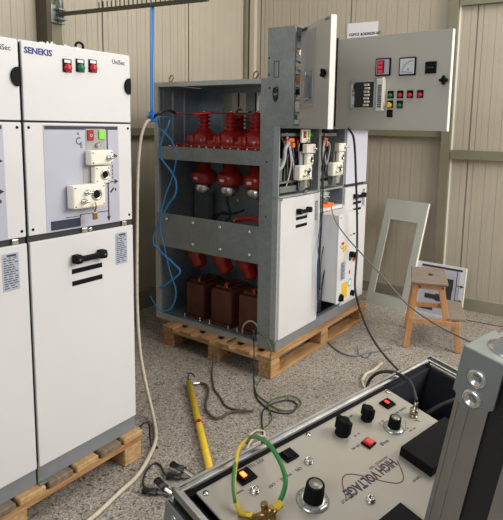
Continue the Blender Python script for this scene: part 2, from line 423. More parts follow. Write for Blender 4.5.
def rating(par, x, z, y, w, h, seed=0):
    p = link('rating_label', BX(x, x+w, y-.001, y, z, z+h), 'label', par); r = random.Random(seed); bm = bmesh.new()
    zz = z+h-.008; bx(bm, x+w*.3, x+w*.85, y-.0016, y-.001, zz-.004, zz+.003)
    while zz > z+.016:
        zz -= .0085; a = x+.006
        while a < x+w-.014:
            L = r.uniform(.006, .02); bx(bm, a, min(a+L, x+w-.004), y-.0016, y-.001, zz-.0018, zz+.0014); a += L+r.choice((.003,.003,.010))
    link('label_print', bm, 'ink', p)
def lamp(par, name, x, z, y, m, label, s=1, n=(0,-1,0), mx=None, knob=False):
    """square bezel with a name tag above a round coloured lens; built facing -Y at the origin when mx is given"""
    T = mx if mx is not None else Matrix.Translation((x, y, z))
    bm = bmesh.new(); bx(bm, -.017*s, .017*s, -.004, 0, -.014*s, .030*s, bev=.001, seg=1)
    bmesh.ops.transform(bm, matrix=T, verts=bm.verts); b = lab(link(name, bm, 'black', par, mx is None), label)
    tg = BX(-.012*s, .012*s, -.0050, -.0041, .017*s, .027*s); bmesh.ops.transform(tg, matrix=T, verts=tg.verts); link('name_tag', tg, 'paper', b, mx is None)
    bm = bmesh.new(); lathe(bm, (0,-.004,0), (0,-1,0), [(.014*s,0),(.0145*s,.004),(.011*s,.012),(.004*s,.015)], 20)
    if knob: bx(bm, -.004*s, .004*s, -.030*s, -.006, -.013*s, .013*s, bev=.002)
    bmesh.ops.transform(bm, matrix=T, verts=bm.verts); 
    if mx is None: 
        link('lens', bm, m, b)
    return b, T
# ------------------------------------------------------------ left row: two closed cabinets
YF = 1.851
def closed_cabinet(x0, label, full):
    x1 = x0+.5
    t = thing('switchgear_cabinet', label, 'electrical cabinet', (x0+.25, 2.38, .14), group='switchgear cabinets')
    G = .006
    link('carcass', BX(x0+.003, x1-.003, YF+.028, 2.895, .14, 1.83, bev=.002, seg=1), 'base', t)
    link('base_channel', BX(x0+.003, x1-.003, YF+.012, YF+.0275, .141, .235), 'base', t)
    link('door_seal', BX(x0+.004, x1-.004, YF+.012, YF+.0275, .2355, 1.828), 'gap', t)
    # doors
    ud = link('upper_door', BX(x0+G, x1-G, YF, YF+.0115, 1.560, 1.838, bev=.0025), 'white', t)
    mp = link('mechanism_cover', BX(x0+G, x1-G, YF+.001, YF+.0115, 1.138, 1.553, bev=.002), 'white', t)
    ld = link('lower_door', BX(x0+G, x1-G, YF-.002, YF+.0115, .214, 1.113, bev=.0025), 'white', t)
    link('top_panel', BX(x0+.003, x1-.003, YF+.012, 2.895, 1.8305, 1.842), 'white', t)
    # grey rail in the gap, hinges
    link('hinge', BX(x0+.235, x0+.262, YF+.002, YF+.0115, 1.116, 1.134, bev=.002), 'zinc', t)
    link('hinge', BX(x0+.266, x0+.285, YF+.002, YF+.0115, 1.117, 1.131, bev=.002), 'zinc', t)
    link('hinge', BX(x1-.060, x1-.035, YF+.002, YF+.0115, 1.116, 1.134, bev=.002), 'zinc', t)
    for z in (1.535, 1.160):
        for x in (x0+.022, x1-.022): link('screw', lathe(bmesh.new(), (x, YF+.001, z), (0,-1,0), [(.0055,0),(.005,.002),(.003,.003)], 12), 'black', mp)
    link('latch', prism(bmesh.new(), [(x1-.012+.026*math.cos(a)*(1 if math.cos(a)<0 else .12), 1.712+.034*math.sin(a)) for a in [2*math.pi*k/24 for k in range(24)]], -.001, .010, face_mx((0,YF,0),(1,0,0),(0,0,1))), 'black', ud)
    link('cabinet_text', textbm('UniSec', .026, FR(x1-.100, YF, 1.798), bold=.0003, xs=.92), 'ink', ud)
    pl = link('printed_plate', BX(x0+.078, x0+.425, YF-.0005, YF+.001, 1.138, 1.546, bev=.0004, seg=1), 'plate', mp)
    diagram(x0, YF-.0005, mp)
    link('mechanism_backplate', BX(x0+.262, x0+.356, YF-.0022, YF-.0006, 1.39, 1.532), 'leafpatch', mp)
    link('mechanism_backplate', BX(x0+.245, x0+.30, YF-.0022, YF-.0006, 1.305, 1.388), 'leafpatch', mp)
    link('module_label', BX(x0+.320, x0+.346, YF-.002, YF-.0006, 1.225, 1.29), 'label', mp)
    npl = link('nameplate', BX(x0+.096, x0+.226, YF-.003, YF-.0006, 1.145, 1.180), 'navy', mp)
    flags(t, x0, YF-.002); modules(t, x0, YF-.002)
    handle(t, x0+.178, 1.018, YF-.002); slots(ld, x0+.178, .966, YF-.002)
    rating(t, x1-.104, .950, YF-.002, .063, .138, 3)
    if full:
        link('maker_name', textbm('SENEKIS', .030, FR(x0+.016, YF, 1.797), bold=.0013, xs=1.02), 'navyink', ud)
        lamp(t, 'pilot_lamp', x0+.188, 1.760, YF, 'red', 'red lens, left one', 1.12)
        lamp(t, 'pilot_lamp', x0+.246, 1.766, YF, 'green', 'green lens', 1.12)
        lamp(t, 'pilot_lamp', x0+.304, 1.770, YF, 'red', 'red lens, right one', 1.12)
    # lifting eye, foot bracket
    b = link('foot_bracket', bx(BX(x0+.001, x0+.022, YF+.004, YF+.0115, .150, .235), x0-.0, x0+.03, YF-.012, YF+.0115, .142, .146), 'zsteel', t)
    return t
closed_cabinet(.616, 'white closed switchgear cabinet cut off by the left picture edge', False)
cab = closed_cabinet(1.116, 'white closed switchgear cabinet with three pilot lamps and SENEKIS lettering', True)
link('lifting_eye', tube(bmesh.new(), [(1.42,1.95,1.842),(1.418,1.95,1.868),(1.435,1.95,1.878),(1.452,1.95,1.868),(1.45,1.95,1.842)], .005), 'black', cab)
# torn strip of protective film along the top edge
r = random.Random(7); bm = bmesh.new(); x = 1.20
while x < 1.40:
    w = r.uniform(.008, .018); h = r.uniform(.004, .016); prism(bm, [(x, 1.842), (x+w, 1.842), (x+w*.6, 1.842+h), (x+w*.2, 1.842+h*.8)], 0, .004, face_mx((0, YF+.05, 0), (1,0,0), (0,0,1))); x += w*.8
link('torn_film', bm, 'paper', cab)
# ------------------------------------------------------------ open switchgear: first unit
XC, YC = 2.726, 1.815
YB = 2.89
u1 = thing('switchgear_cabinet', 'galvanised cabinet with its side open onto red insulators and brown transformers', 'electrical cabinet', (XC+.25, 2.35, .14), group='switchgear cabinets')
X1 = XC+.5
g = lambda name, m, *a, **k: link(name, BX(*a, **k), m, u1)
# frame posts and rails of the open side
bm = BX(XC, XC+.004, 2.85, YB, .14, 1.84); bx(bm, XC+.004, XC+.035, 2.886, YB, .14, 1.84); bx(bm, XC+.004, XC+.02, 2.85, 2.853, .14, 1.84)
link('corner_post', bm, 'galvframe', u1)
bm = BX(XC, XC+.003, 1.868, 1.968, .14, 1.5575); bx(bm, XC+.003, XC+.04, 1.965, 1.968, .14, 1.84); bx(bm, XC, XC+.003, 1.921, 1.968, 1.556, 1.84); bx(bm, XC+.003, XC+.02, 1.868, 1.871, .14, 1.556)
sp = link('side_panel', bm, 'galvanised' if False else 'galv', u1)
bm = bmesh.new()
for z in (.25, .38, .62, .76, .92, 1.07, 1.22): cyl(bm, (XC-.002, 1.945, z), (XC, 1.945, z), .004, n=8)
link('panel_screw', bm, 'zinc', sp)
bm = bmesh.new()
for z in (1.0, 1.34): cyl(bm, (XC-.001, 1.915, z), (XC, 1.915, z), .006, n=10)
link('panel_hole', bm, 'gap', sp)
g('top_rail', 'galvframe', XC, XC+.02, 1.968, 2.85, 1.81, 1.84)
g('top_sheet', 'galvframe', XC+.02, X1, 1.93, YB, 1.832, 1.84)
g('bottom_rail', 'galvframe', XC, XC+.03, 1.968, 2.85, .14, .172)
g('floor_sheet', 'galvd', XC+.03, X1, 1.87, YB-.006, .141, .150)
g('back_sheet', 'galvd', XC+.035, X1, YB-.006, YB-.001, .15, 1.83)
bm = BX(X1-.03, X1-.026, 1.87, YB-.006, .15, 1.38); bx(bm, X1-.03, X1-.026, 2.66, YB-.006, 1.38, 1.83); bx(bm, X1-.032, X1-.026, 1.93, 2.66, 1.79, 1.83)
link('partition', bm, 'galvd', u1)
bm = bmesh.new()
for x in (2.80, 2.90, 3.02): bx(bm, x, x+.012, YB-.012, YB-.006, 1.42, 1.80)
link('back_rib', bm, 'galvframe', u1)
bm = bmesh.new()
for z in (1.66, 1.70, 1.75):
    for y in (2.69, 2.72): cyl(bm, (X1-.034, y, z), (X1-.03, y, z), .006, n=8)
link('mounting_strip', bx(bm, X1-.030, X1-.028, 2.36, 2.44, 1.40, 1.80), 'galv', u1)
# shelf and beams
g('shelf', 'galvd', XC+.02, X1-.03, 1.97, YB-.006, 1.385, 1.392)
g('cross_beam', 'galv', XC-.002, XC+.012, 1.96, 2.852, 1.312, 1.402)
bm = bmesh.new(); r = random.Random(2)
for i in range(12): cyl(bm, (XC+.03, 2.02+i*.068, 1.40), (XC+.03, 2.02+i*.068, 1.412), .006, n=8)
link('shelf_nut', bm, 'zinc', u1)
cb = g('cross_plate', 'galv', XC-.003, XC, 1.962, 2.875, .690, .930)
bm = bmesh.new()
for y in (2.774, 2.523, 2.283, 2.039):
    for z in (.888, .738):
        if y == 2.774 and z < .8: continue
        lathe(bm, (XC-.003, y, z), (-1,0,0), [(.013,0),(.013,.003),(.009,.004),(.009,.010),(.001,.011)], 12)
link('bolt', bm, 'zinc', cb)
# red bushings of the tank
def bushing(x, y, h=.16, top=True):
    bm = bmesh.new(); z = 1.393
    lathe(bm, (x, y, z), (0,0,1), [(.10,0),(.112,.02),(.112,.055),(.100,.09),(.070,.118),(.050,.13)], 28)
    st = [(.030, .12)]
    k = .125
    while k < h+.06: st += [(.030, k), (.052, k+.006), (.052, k+.010), (.030, k+.016), (.030, k+.028)]; k += .028
    st += [(.022, k), (.022, k+.012), (.001, k+.013)]
    lathe(bm, (x, y, z), (0,0,1), st, 22)
    for i in range(7):                                                      # lugs round the foot
        a = i*2*math.pi/7+.3; lathe(bm, (x+.108*math.cos(a), y+.108*math.sin(a), z), (0,0,1), [(.022,0),(.024,.05),(.016,.085),(.004,.098)], 12)
    b = link('bushing', bm, 'epoxy', u1)
    link('terminal', cyl(bmesh.new(), (x, y, z+k+.012), (x, y, z+k+.026), .010), 'zinc', b)
for y in (2.62, 2.378, 2.157): bushing(2.95, y)
bushing(3.10, 2.42, .20)
for y in (2.28, 2.05): bushing(3.095, y, .12)
link('tank_ridge', bx(BX(2.865, 3.05, 2.06, 2.72, 1.394, 1.455, bev=.02), 2.83, 2.90, 2.02, 2.80, 1.3935, 1.425, bev=.012), 'epoxy', u1)
bm = bar(bmesh.new(), (2.952, 2.56, 1.640), (2.952, 1.98, 1.618), .012, .012)
link('busbar', bm, 'brown', u1)
link('busbar_joint', BX(2.93, 2.98, 2.22, 2.30, 1.640, 1.655, bev=.004), 'zsteel', u1)
# sensor cups below the shelf
for y in (2.622, 2.382, 2.150):
    bm = lathe(bmesh.new(), (2.95, y, 1.225), (0,0,-1), [(.050,-.155),(.050,-.02),(.082,.0),(.091,.006),(.091,.070),(.083,.078)], 28)
    s = link('cable_cup', bm, 'epoxy', u1)
    link('cup_sleeve', lathe(bmesh.new(), (2.95, y, 1.146), (0,0,-1), [(.068,0),(.068,.050),(.058,.072),(.034,.080)], 24), 'zinc', s)
    link('cup_mark', BX(2.855, 2.8575, y-.022, y+.014, 1.172, 1.190), 'paper', s)
bm = BX(3.12, 3.17, 2.725, 2.865, .70, 1.05); bx(bm, 3.112, 3.12, 2.725, 2.740, .70, 1.055); bx(bm, 3.112, 3.12, 2.85, 2.865, .70, 1.055)
bx(bm, 3.108, 3.118, 2.725, 2.865, 1.035, 1.055); link('cable_duct', bm, 'galv', u1)
link('secondary_lead', tube(tube(tube(bmesh.new(), [(2.95,2.40,1.075),(2.95,2.405,1.03),(2.95,2.39,.98),(2.93,2.36,.93),(2.90,2.40,.87)], .008), [(2.93,2.52,.90),(2.93,2.46,.935),(2.93,2.35,.945),(2.93,2.24,.985)], .008), [(2.93,2.50,.89),(2.93,2.43,.95),(2.95,2.37,.93)], .007), 'rubber', u1)
link('red_lever', bx(tube(bmesh.new(), [(2.92,2.30,.905),(2.92,2.22,.93),(2.92,2.12,.935)], .014), 2.90, 2.94, 2.03, 2.13, .915, .945, bev=.008), 'redlead', u1)
link('brass_fitting', cyl(cyl(bmesh.new(), (2.92,2.34,.90), (2.92,2.30,.905), .014), (2.92,2.30,.89), (2.92,2.30,.93), .008), 'brass', u1)
bm = bmesh.new()
for (y, z) in ((2.5,1.0),(2.25,1.10),(2.62,.62),(2.36,.60),(2.15,.58),(2.46,.55)): cyl(bm, (X1-.034, y, z), (X1-.03, y, z), .012, n=10)
link('partition_bolt', bm, 'zinc', u1)
# red elbow connectors and brown voltage transformers
for i, (ya, yb) in enumerate(((2.76, 2.625), (2.50, 2.385), (2.27, 2.165))):
    bm = lathe(bmesh.new(), (2.95, ya, .700), (0, yb-ya, -.21), [(.062,-.03),(.074,.03),(.064,.034),(.070,.075),(.061,.08),(.066,.13),(.057,.135),(.052,.20),(.02,.22)], 22)
    e = link('cable_elbow', bm, 'epoxy', u1)
    link('elbow_collar', cyl(bmesh.new(), (3.02, ya-.09, .72), (3.02, ya-.09, .60), .032), 'zsteel', e)
for i, (y0, y1) in enumerate(((2.545, 2.715), (2.285, 2.475), (2.05, 2.225))):
    bm = BX(2.85, 3.12, y0, y1, .162, .412, bev=.022, seg=3)
    bx(bm, 2.88, 3.09, y0+.02, y1-.02, .41, .432, bev=.01); bx(bm, 2.84, 3.13, y0-.006, y1+.006, .1505, .168, bev=.004)
    v = link('voltage_transformer', bm, 'brown', u1)
    link('secondary_knob', lathe(bmesh.new(), (2.90, (y0+y1)/2-.02, .432), (0,0,1), [(.018,0),(.020,.014),(.010,.026)], 14), 'redlead', v)
    link('terminal_bar', bx(BX(2.86, 2.90, y0+.035, y0+.05, .432, .452), 2.90, 3.0, y0+.04, y0+.055, .44, .45), 'brass', v)
    bm = bmesh.new()
    for y in (y0+.01, y1-.01): lathe(bm, (2.835, y, .1505), (0,0,1), [(.009,0),(.009,.008),(.004,.009),(.004,.028),(.001,.029)], 10)
    link('foot_bolt', bm, 'zinc', v)
link('loose_lead', tube(bmesh.new(), [(2.80,2.14,.16),(2.79,2.13,.22),(2.79,2.08,.27),(2.79,2.02,.26),(2.80,1.985,.18)], .006), 'hose', u1)
link('bottom_clutter', bx(bx(BX(2.80, 2.83, 2.04, 2.055, .151, .21), 2.79, 2.84, 1.99, 2.03, .151, .185), 2.78, 2.80, 2.70, 2.83, .151, .165), 'zsteel', u1)
# lifting eyes
for y in (2.751, 2.03):
    link('lifting_eye', tube(bmesh.new(), [(XC+.03,y+.016,1.84),(XC+.03,y+.016,1.87),(XC+.03,y-.004,1.887),(XC+.03,y-.022,1.875),(XC+.03,y-.012,1.855),(XC+.03,y+.01,1.84)], .0045), 'brass', u1)
# front of the first unit: stile, mechanism bay, door
def bay(par, x0, w, gx=.034, deep=.14):
    y = YC+.015; x1 = x0+w
    bm = BX(x0+.0045, x0+.014, y, y+deep, 1.125, 1.556); bx(bm, x1-.010, x1, y, y+deep, 1.125, 1.556); bx(bm, x0+.0145, x1-.0105, y, y+deep, 1.545, 1.556); bx(bm, x0+.0145, x1-.0105, y, y+deep, 1.118, 1.130)
    link('bay_frame', bm, 'galvframe', par)
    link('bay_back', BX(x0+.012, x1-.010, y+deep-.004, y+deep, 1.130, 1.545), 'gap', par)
bay(u1, XC, .5)
g('front_stile', 'galvframe', XC, XC+.018, YC+.012, YC+.053, .215, 1.118)
g('base_channel', 'base', XC, X1, YC+.018, YC+.05, .14, .213)
g('corner_foot', 'zsteel', XC-.004, XC+.014, YC+.01, YC+.053, .141, .20)
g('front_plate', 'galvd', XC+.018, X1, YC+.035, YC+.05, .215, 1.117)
ld = g('lower_door', 'white', XC+.019, X1-.006, YC, YC+.03, .214, 1.113, bev=.003)
handle(u1, XC+.192, 1.020, YC, .15); slots(ld, XC+.192, .972, YC, .14); rating(u1, XC+.428, .930, YC, .042, .135, 5)
g('hinge', 'zinc', XC+.30, XC+.33, YC+.004, YC+.016, 1.118, 1.148); g('hinge', 'zinc', XC+.016, XC+.035, YC+.0, YC+.014, 1.105, 1.125)
def innards(par, x0, w, seed, s=1):
    r = random.Random(seed); y = YC+.03
    bm = bmesh.new()
    bx(bm, x0+.10*s, x0+.20*s, y+.03, y+.12, 1.33, 1.50, bev=.006); bx(bm, x0+.03, x0+.09, y+.05, y+.12, 1.22, 1.44, bev=.006)
    bx(bm, x0+.18*s, x0+.26*s, y+.02, y+.10, 1.30, 1.47, bev=.006); bx(bm, x0+.05, x0+w-.06, y+.06, y+.12, 1.14, 1.20, bev=.004)
    if w > .4: bx(bm, x0+.37, x0+.47, y+.05, y+.12, 1.2, 1.5, bev=.006)
    link('mechanism_block', bm, 'black', par)
    bm = bmesh.new()
    bx(bm, x0+.03, x0+.22*s, y-.005, y+.02, 1.145, 1.185, bev=.004); bx(bm, x0+.02, x0+w-.03, y+.02, y+.03, 1.495, 1.515)
    bx(bm, x0+.05, x0+.19*s, y+.004, y+.02, 1.50, 1.512); bx(bm, x0+.03, x0+w-.05, y+.0, y+.018, 1.205, 1.218); bx(bm, x0+.04, x0+.07, y+.01, y+.03, 1.22, 1.36)
    for k in range(5): bar(bm, (x0+.11+.03*k*s, y+.018, 1.2+r.uniform(-.02,.05)), (x0+.12+.035*k*s, y+.022, 1.38), .008, .006)
    link('linkage', bm, 'zsteel', par)
    bm = bmesh.new(); bx(bm, x0+.10*s, x0+.15*s, y-.004, y+.028, 1.440, 1.468, bev=.006); bx(bm, x0+.13*s, x0+.19*s, y-.004, y+.028, 1.460, 1.485, bev=.006); bx(bm, x0+.16*s, x0+.19*s, y-.008, y+.02, 1.425, 1.455, bev=.004)
    o = link('plug_connector', bm, 'orange', par)
    link('corrugated_hose', tube(bmesh.new(), [(x0+.13*s, y, 1.46), (x0+.08*s, y-.004, 1.42), (x0+.075*s, y+.0, 1.35), (x0+.05, y+.01, 1.30), (x0+.02, y+.03, 1.29)], .013), 'grey', par)
    for m in ('greyc', 'rubber', 'paper', 'rubber'):
        bm = bmesh.new()
        for k in range(3):
            a = r.uniform(.04, w-.2); tube(bm, [(x0+a, y+.02, r.uniform(1.4,1.52)), (x0+a+r.uniform(-.03,.05), y+r.uniform(-.005,.02), r.uniform(1.3,1.42)), (x0+a+r.uniform(-.02,.08), y+.01, r.uniform(1.15,1.28))], .0032, n=6, k=6)
        link('wire', bm, m, par)
innards(u1, XC+.01, .49, 11)
# slim mechanism plate carrying the cream modules
g('module_plate', 'galvframe', XC+.24, XC+.345, YC+.012, YC+.02, 1.16, 1.40)
g('module_plate', 'cream', XC+.25, XC+.355, YC+.006, YC+.02, 1.455, 1.54, bev=.003)
flags(u1, XC, YC+.006); modules(u1, XC, YC+.006)
g('mechanism_foot', 'zsteel', XC+.235, XC+.29, YC-.002, YC+.012, 1.15, 1.222, bev=.003)

# ------------------------------------------------------------ second and third unit
X2 = X1+.375; X3 = X2+.375
u2 = thing('switchgear_cabinet', 'switchgear unit without its lower door, orange connector and film in the recess', 'electrical cabinet', (X1+.1875, 2.35, .14), group='switchgear cabinets')
g2 = lambda name, m, *a, **k: link(name, BX(*a, **k), m, u2)
def open_carcass(par, x0, x1, m, yf):
    bm = BX(x0, x1, yf, YB, .141, 1.39); bx(bm, x0, x1, 1.925, YB, 1.825, 1.84); bx(bm, x0, x1, YB-.005, YB, 1.39, 1.825)
    bx(bm, x0, x1, yf+.002, yf+.006, 1.39, 1.556); bx(bm, x0, x1, 1.925, 1.93, 1.556, 1.825)
    link('carcass', bm, m, par)
open_carcass(u2, X1+.002, X2-.002, 'galv', YC+.16)
bm = bmesh.new()
for k in range(10): bx(bm, X2-.012, X2-.004, 2.02+k*.088, 2.032+k*.088, 1.39, 1.825)
link('bay_rail', bm, 'darkcol', u2)
g2('base_channel', 'base', X1+.001, X2-.001, YC+.018, YC+.05, .14, .213)
bay(u2, X1+.002, .371)
innards(u2, X1, .33, 23, .7)
g2('module_plate', 'galvframe', X1+.20, X1+.31, YC+.012, YC+.02, 1.16, 1.40)
modules(u2, X1-.065, YC+.006)
g2('mechanism_foot', 'zsteel', X1+.17, X1+.225, YC-.002, YC+.012, 1.15, 1.222, bev=.003)
g2('side_stile', 'white', X1+.002, X1+.02, YC+.012, YC+.155, .215, 1.117)
g2('side_stile', 'galvd', X2-.02, X2-.002, YC+.012, YC+.155, .99, 1.117); g2('side_stile', 'white', X2-.02, X2-.002, YC+.002, YC+.05, .215, .989)
g2('inner_panel', 'white', X1+.02, X2-.02, YC+.045, YC+.06, .33, .985)
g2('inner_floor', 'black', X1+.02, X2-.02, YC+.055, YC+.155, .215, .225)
g2('recess_sill', 'white', X1+.02, X2-.02, YC+.012, YC+.06, .972, .995)
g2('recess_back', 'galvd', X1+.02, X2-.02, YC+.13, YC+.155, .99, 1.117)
bm = bmesh.new(); bx(bm, X1+.045, X1+.215, YC+.005, YC+.055, .996, 1.024, bev=.006); bx(bm, X1+.11, X1+.15, YC+.0, YC+.03, 1.02, 1.035, bev=.004)
link('plug_connector', bm, 'orange', u2)
bm = bmesh.new(); bmesh.ops.create_icosphere(bm, subdivisions=4, radius=1)
r = random.Random(3)
for v in bm.verts:
    n = 1+.18*math.sin(v.co.x*7+v.co.z*9)+.14*math.sin(v.co.z*15+v.co.y*8)+.08*math.sin(v.co.x*21)
    v.co = Vector((X1+.15+v.co.x*.075*n, YC+.075+v.co.y*.04*n, 1.075+v.co.z*.036*n))
for f in bm.faces: f.smooth = True
link('crumpled_film', bm, 'plastic', u2)
u3 = thing('switchgear_cabinet', 'end unit of the open switchgear with blank cover and handled white door', 'electrical cabinet', (X2+.1875, 2.35, .14), group='switchgear cabinets')
g3 = lambda name, m, *a, **k: link(name, BX(*a, **k), m, u3)
open_carcass(u3, X2+.002, X3, 'white', YC+.05)
g3('base_channel', 'base', X2+.001, X3, YC+.018, YC+.049, .14, .213)
g3('mechanism_cover', 'film', X2+.02, X3-.002, YC+.01, YC+.049, 1.137, 1.553, bev=.003)
ld = g3('lower_door', 'white', X2+.004, X3-.004, YC, YC+.03, .214, 1.113, bev=.003)
g3('gap_rail', 'gap', X2+.004, X3-.004, YC+.031, YC+.049, 1.114, 1.136)
g3('hinge', 'zinc', X2+.17, X2+.20, YC+.01, YC+.03, 1.116, 1.135)
handle(u3, X2+.13, 1.040, YC, .17); slots(ld, X2+.135, .985, YC, .14); rating(u3, X3-.085, .945, YC, .05, .14, 8)

# ------------------------------------------------------------ control boxes on top with their open doors
def lv(x0, w, label, seed):
    y0, y1, z0, z1 = 1.73, 1.921, 1.5575, 2.13; x1 = x0+w
    t = thing('control_compartment', label, 'control box', (x0+w/2, (y0+y1)/2, z0), group='control boxes on top of the open switchgear')
    bm = BX(x0, x0+.003, y0, y1, z0, z1); bx(bm, x0+.003, x0+.012, y0, y0+.006, z0, z1)
    s = link('side_panel', bm, 'galv', t)
    bm = bmesh.new(); bx(bm, x0+.003, x1, y0, y1, z1-.003, z1); bx(bm, x0+.003, x1, y0, y1, z0, z0+.003); bx(bm, x0+.003, x1, y1-.003, y1, z0+.003, z1-.003); bx(bm, x1-.003, x1, y0, y1, z0+.003, z1-.003)
    link('housing', bm, 'galv', t)
    r = random.Random(seed)
    for m in ('yellow', 'orange', 'black', 'cream', 'greyc'):
        bm = bmesh.new()
        for k in range(int(6*w/.5)):
            x = r.uniform(x0+.02, x1-.08); z = r.choice((1.60,1.68,1.76,1.84,1.92,2.0)); bx(bm, x, x+r.uniform(.01,.06), y1-.06, y1-.004, z, z+.035, bev=.002, seg=1)
        for z in (1.66, 1.80, 1.87, 1.95, 2.02):
            if m in ('yellow','orange','cream'): zz = z+r.uniform(-.03,.03); bx(bm, x0+.012, x0+.03, y0+.008, y0+.03, zz, zz+.02)
        link('terminal_block', bm, m, t)
    bm = bmesh.new()
    for z in (1.57, 1.65, 1.73, 1.81, 1.89, 1.97, 2.05): bx(bm, x0+.02, x1-.02, y1-.03, y1-.004, z, z+.006)
    link('mounting_rail', bm, 'zsteel', t)
    for m in ('orange', 'yellow', 'rubber', 'paper'):
        bm = bmesh.new()
        for k in range(4): z = r.uniform(1.6, 1.95); tube(bm, [(x0+.02, y0+.02, z), (x0+.03, y0+.01+r.uniform(0,.02), z+.06), (x0+.02, y0+.03, z+.14)], .004, n=6)
        link('wire', bm, m, t)
    return t, s
t1, s1 = lv(XC, .5, 'galvanised control box on the first unit, its door folded towards the camera', 31)
bm = bmesh.new(); yA, yB2 = 1.840, 1.876
for a in ((1.838,1.842,1.842,1.938),(1.872,1.876,1.842,1.938),(1.838,1.876,1.842,1.846),(1.838,1.876,1.934,1.938)): bx(bm, XC-.0008, XC, *a)
for (y, z) in ((1.91,1.957),(1.91,1.858),(1.905,1.782)): cyl(bm, (XC-.0008, y, z), (XC, y, z), .006, n=10)
lathe(bm, (XC, 1.862, 1.765), (-1,0,0), [(.016,0),(.016,.001)], 16); lathe(bm, (XC, 1.858, 1.725), (-1,0,0), [(.016,0),(.016,.001)], 16)
link('knockout_outline', bm, 'gap', s1)
bm = bmesh.new(); tube(bm, [(XC-.004, 1.872,1.78),(XC-.004,1.845,1.785),(XC-.004,1.843,1.74),(XC-.004,1.86,1.70),(XC-.004,1.876,1.74),(XC-.004,1.872,1.78)], .0025); link('seal_ring', bm, 'black', s1)
t2, s2 = lv(X1+.001, .749, 'control box behind the wide open instrument door', 47)
link('gap_shade_strip', BX(X1+.001, X1+.018, 1.722, 1.7295, 1.56, 2.128), 'black', t2)  # shade of the open gap beside the leaf, put in as a black strip
def leaf(par, hx, hy, ang, w, z0, z1, skin):
    """door leaf frame: empty-free; returns matrix with local x along the leaf, y = into the leaf (0 = outer face), z up"""
    d = Vector((math.cos(ang), math.sin(ang), 0))
    return Matrix.Translation((hx, hy, 0)) @ Matrix.Rotation(ang, 4, 'Z')
def onleaf(name, bm, m, par, mx, tops):
    bmesh.ops.transform(bm, matrix=mx, verts=bm.verts); bmesh.ops.translate(bm, vec=-tops.location, verts=bm.verts)
    return link(name, bm, m, par, False)
# narrow leaf
L1 = leaf(t1, XC+.050, 1.722, math.radians(-128.5), .462, 0, 0, 0); W1 = .438
def holed(w, z0, z1, a, b, c, d, th, y0=0):
    bm = BX(0, a, y0, y0+th, z0, z1); bx(bm, b, w, y0, y0+th, z0, z1); bx(bm, a, b, y0, y0+th, z0, c); bx(bm, a, b, y0, y0+th, d, z1); return bm
bm = holed(W1, 1.548, 2.118, .085, .205, 1.70, 1.865, .004)
dl = onleaf('door_leaf', bm, 'leaf', t1, L1, t1); lab(dl, 'grey leaf with a rectangular cut-out, seen from outside')
bm = BX(W1, W1+.004, -.0005, .03, 1.547, 2.119); bx(bm, 0, W1, .0045, .03, 1.547, 1.551); bx(bm, 0, W1, .0045, .03, 2.115, 2.119); bx(bm, 0, .004, .0045, .03, 1.551, 2.115); bx(bm, W1-.03, W1, .026, .03, 1.551, 2.115)
bx(bm, W1-.004, W1, .0045, .026, 1.551, 2.115)
onleaf('return_edge', bm, 'edge', dl, L1, t1)
bm = bmesh.new()
for a in ((.078,.085,1.693,1.872),(.205,.212,1.693,1.872),(.078,.212,1.693,1.70),(.078,.212,1.865,1.872)): bx(bm, a[0], a[1], -.003, 0, a[2], a[3])
onleaf('cutout_frame', bm, 'galvframe', dl, L1, t1)
onleaf('relay_socket', bx(bx(BX(.086,.204,.022,.026,1.70,1.865), .10,.13,-.004,.022,1.72,1.84), .15, .165, .008, .022, 1.73, 1.85), 'base', dl, L1, t1)
onleaf('grey_patch', bx(bx(bx(BX(.02,.235,-.0012,-.0002,1.873,2.09), .02,.077,-.0012,-.0002,1.66,1.873), .213,.235,-.0012,-.0002,1.66,1.873), .077,.213,-.0012,-.0002,1.66,1.692), 'leafpatch', dl, L1, t1)
onleaf('door_text', textbm('SENEKIS', .026, face_mx((.01,-.0012,2.095),(1,0,0),(0,0,1)), bold=.0006), 'ink', dl, L1, t1)
onleaf('door_text', textbm('UniSec', .022, face_mx((W1-.08,-.0002,2.10),(1,0,0),(0,0,1))), 'ink', dl, L1, t1)
bm = lathe(bmesh.new(), (W1-.052,0,1.835), (0,-1,0), [(.012,0),(.012,.008),(.020,.012),(.020,.02),(.002,.022)], 16)
for k in range(4):
    a = k*math.pi/2+.6; lathe(bm, (W1-.052+.017*math.cos(a),-.010,1.835+.017*math.sin(a)), (0,-1,0), [(.009,0),(.009,.012),(.003,.014)], 10)
onleaf('star_knob', bm, 'black', dl, L1, t1)
# wide leaf with the instruments
L2 = leaf(t2, X1+.006, 1.722, math.radians(-94.0), .75, 0, 0, 0); W2 = .752
bm = holed(W2, 1.548, 2.120, .115, .275, 1.685, 1.843, .004)
d2 = onleaf('door_leaf', bm, 'leaf', t2, L2, t2); lab(d2, 'wide pale grey instrument leaf with meters and lamps')
bm = BX(W2, W2+.004, -.0005, .03, 1.547, 2.121); bx(bm, 0, W2, .0045, .03, 1.547, 1.551); bx(bm, 0, W2, .0045, .03, 2.117, 2.121); bx(bm, 0, .004, .0045, .03, 1.551, 2.117)
onleaf('return_edge', bm, 'edge', d2, L2, t2)
bm = bmesh.new()
for a in ((.103,.115,1.673,1.855),(.275,.287,1.673,1.855),(.103,.287,1.673,1.685),(.103,.287,1.843,1.855)): bx(bm, a[0], a[1], -.005, 0, a[2], a[3])
fr = onleaf('relay_frame', bm, 'galvframe', d2, L2, t2)
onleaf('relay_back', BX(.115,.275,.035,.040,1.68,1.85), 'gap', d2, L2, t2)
bm = bmesh.new()
for k in range(7):
    z = 1.695+k*.021
    for x in (.19, .21): bx(bm, x+(.004 if k%2 else 0), x+.015+(.004 if k%2 else 0), .018, .034, z, z+.013, bev=.002, seg=1)
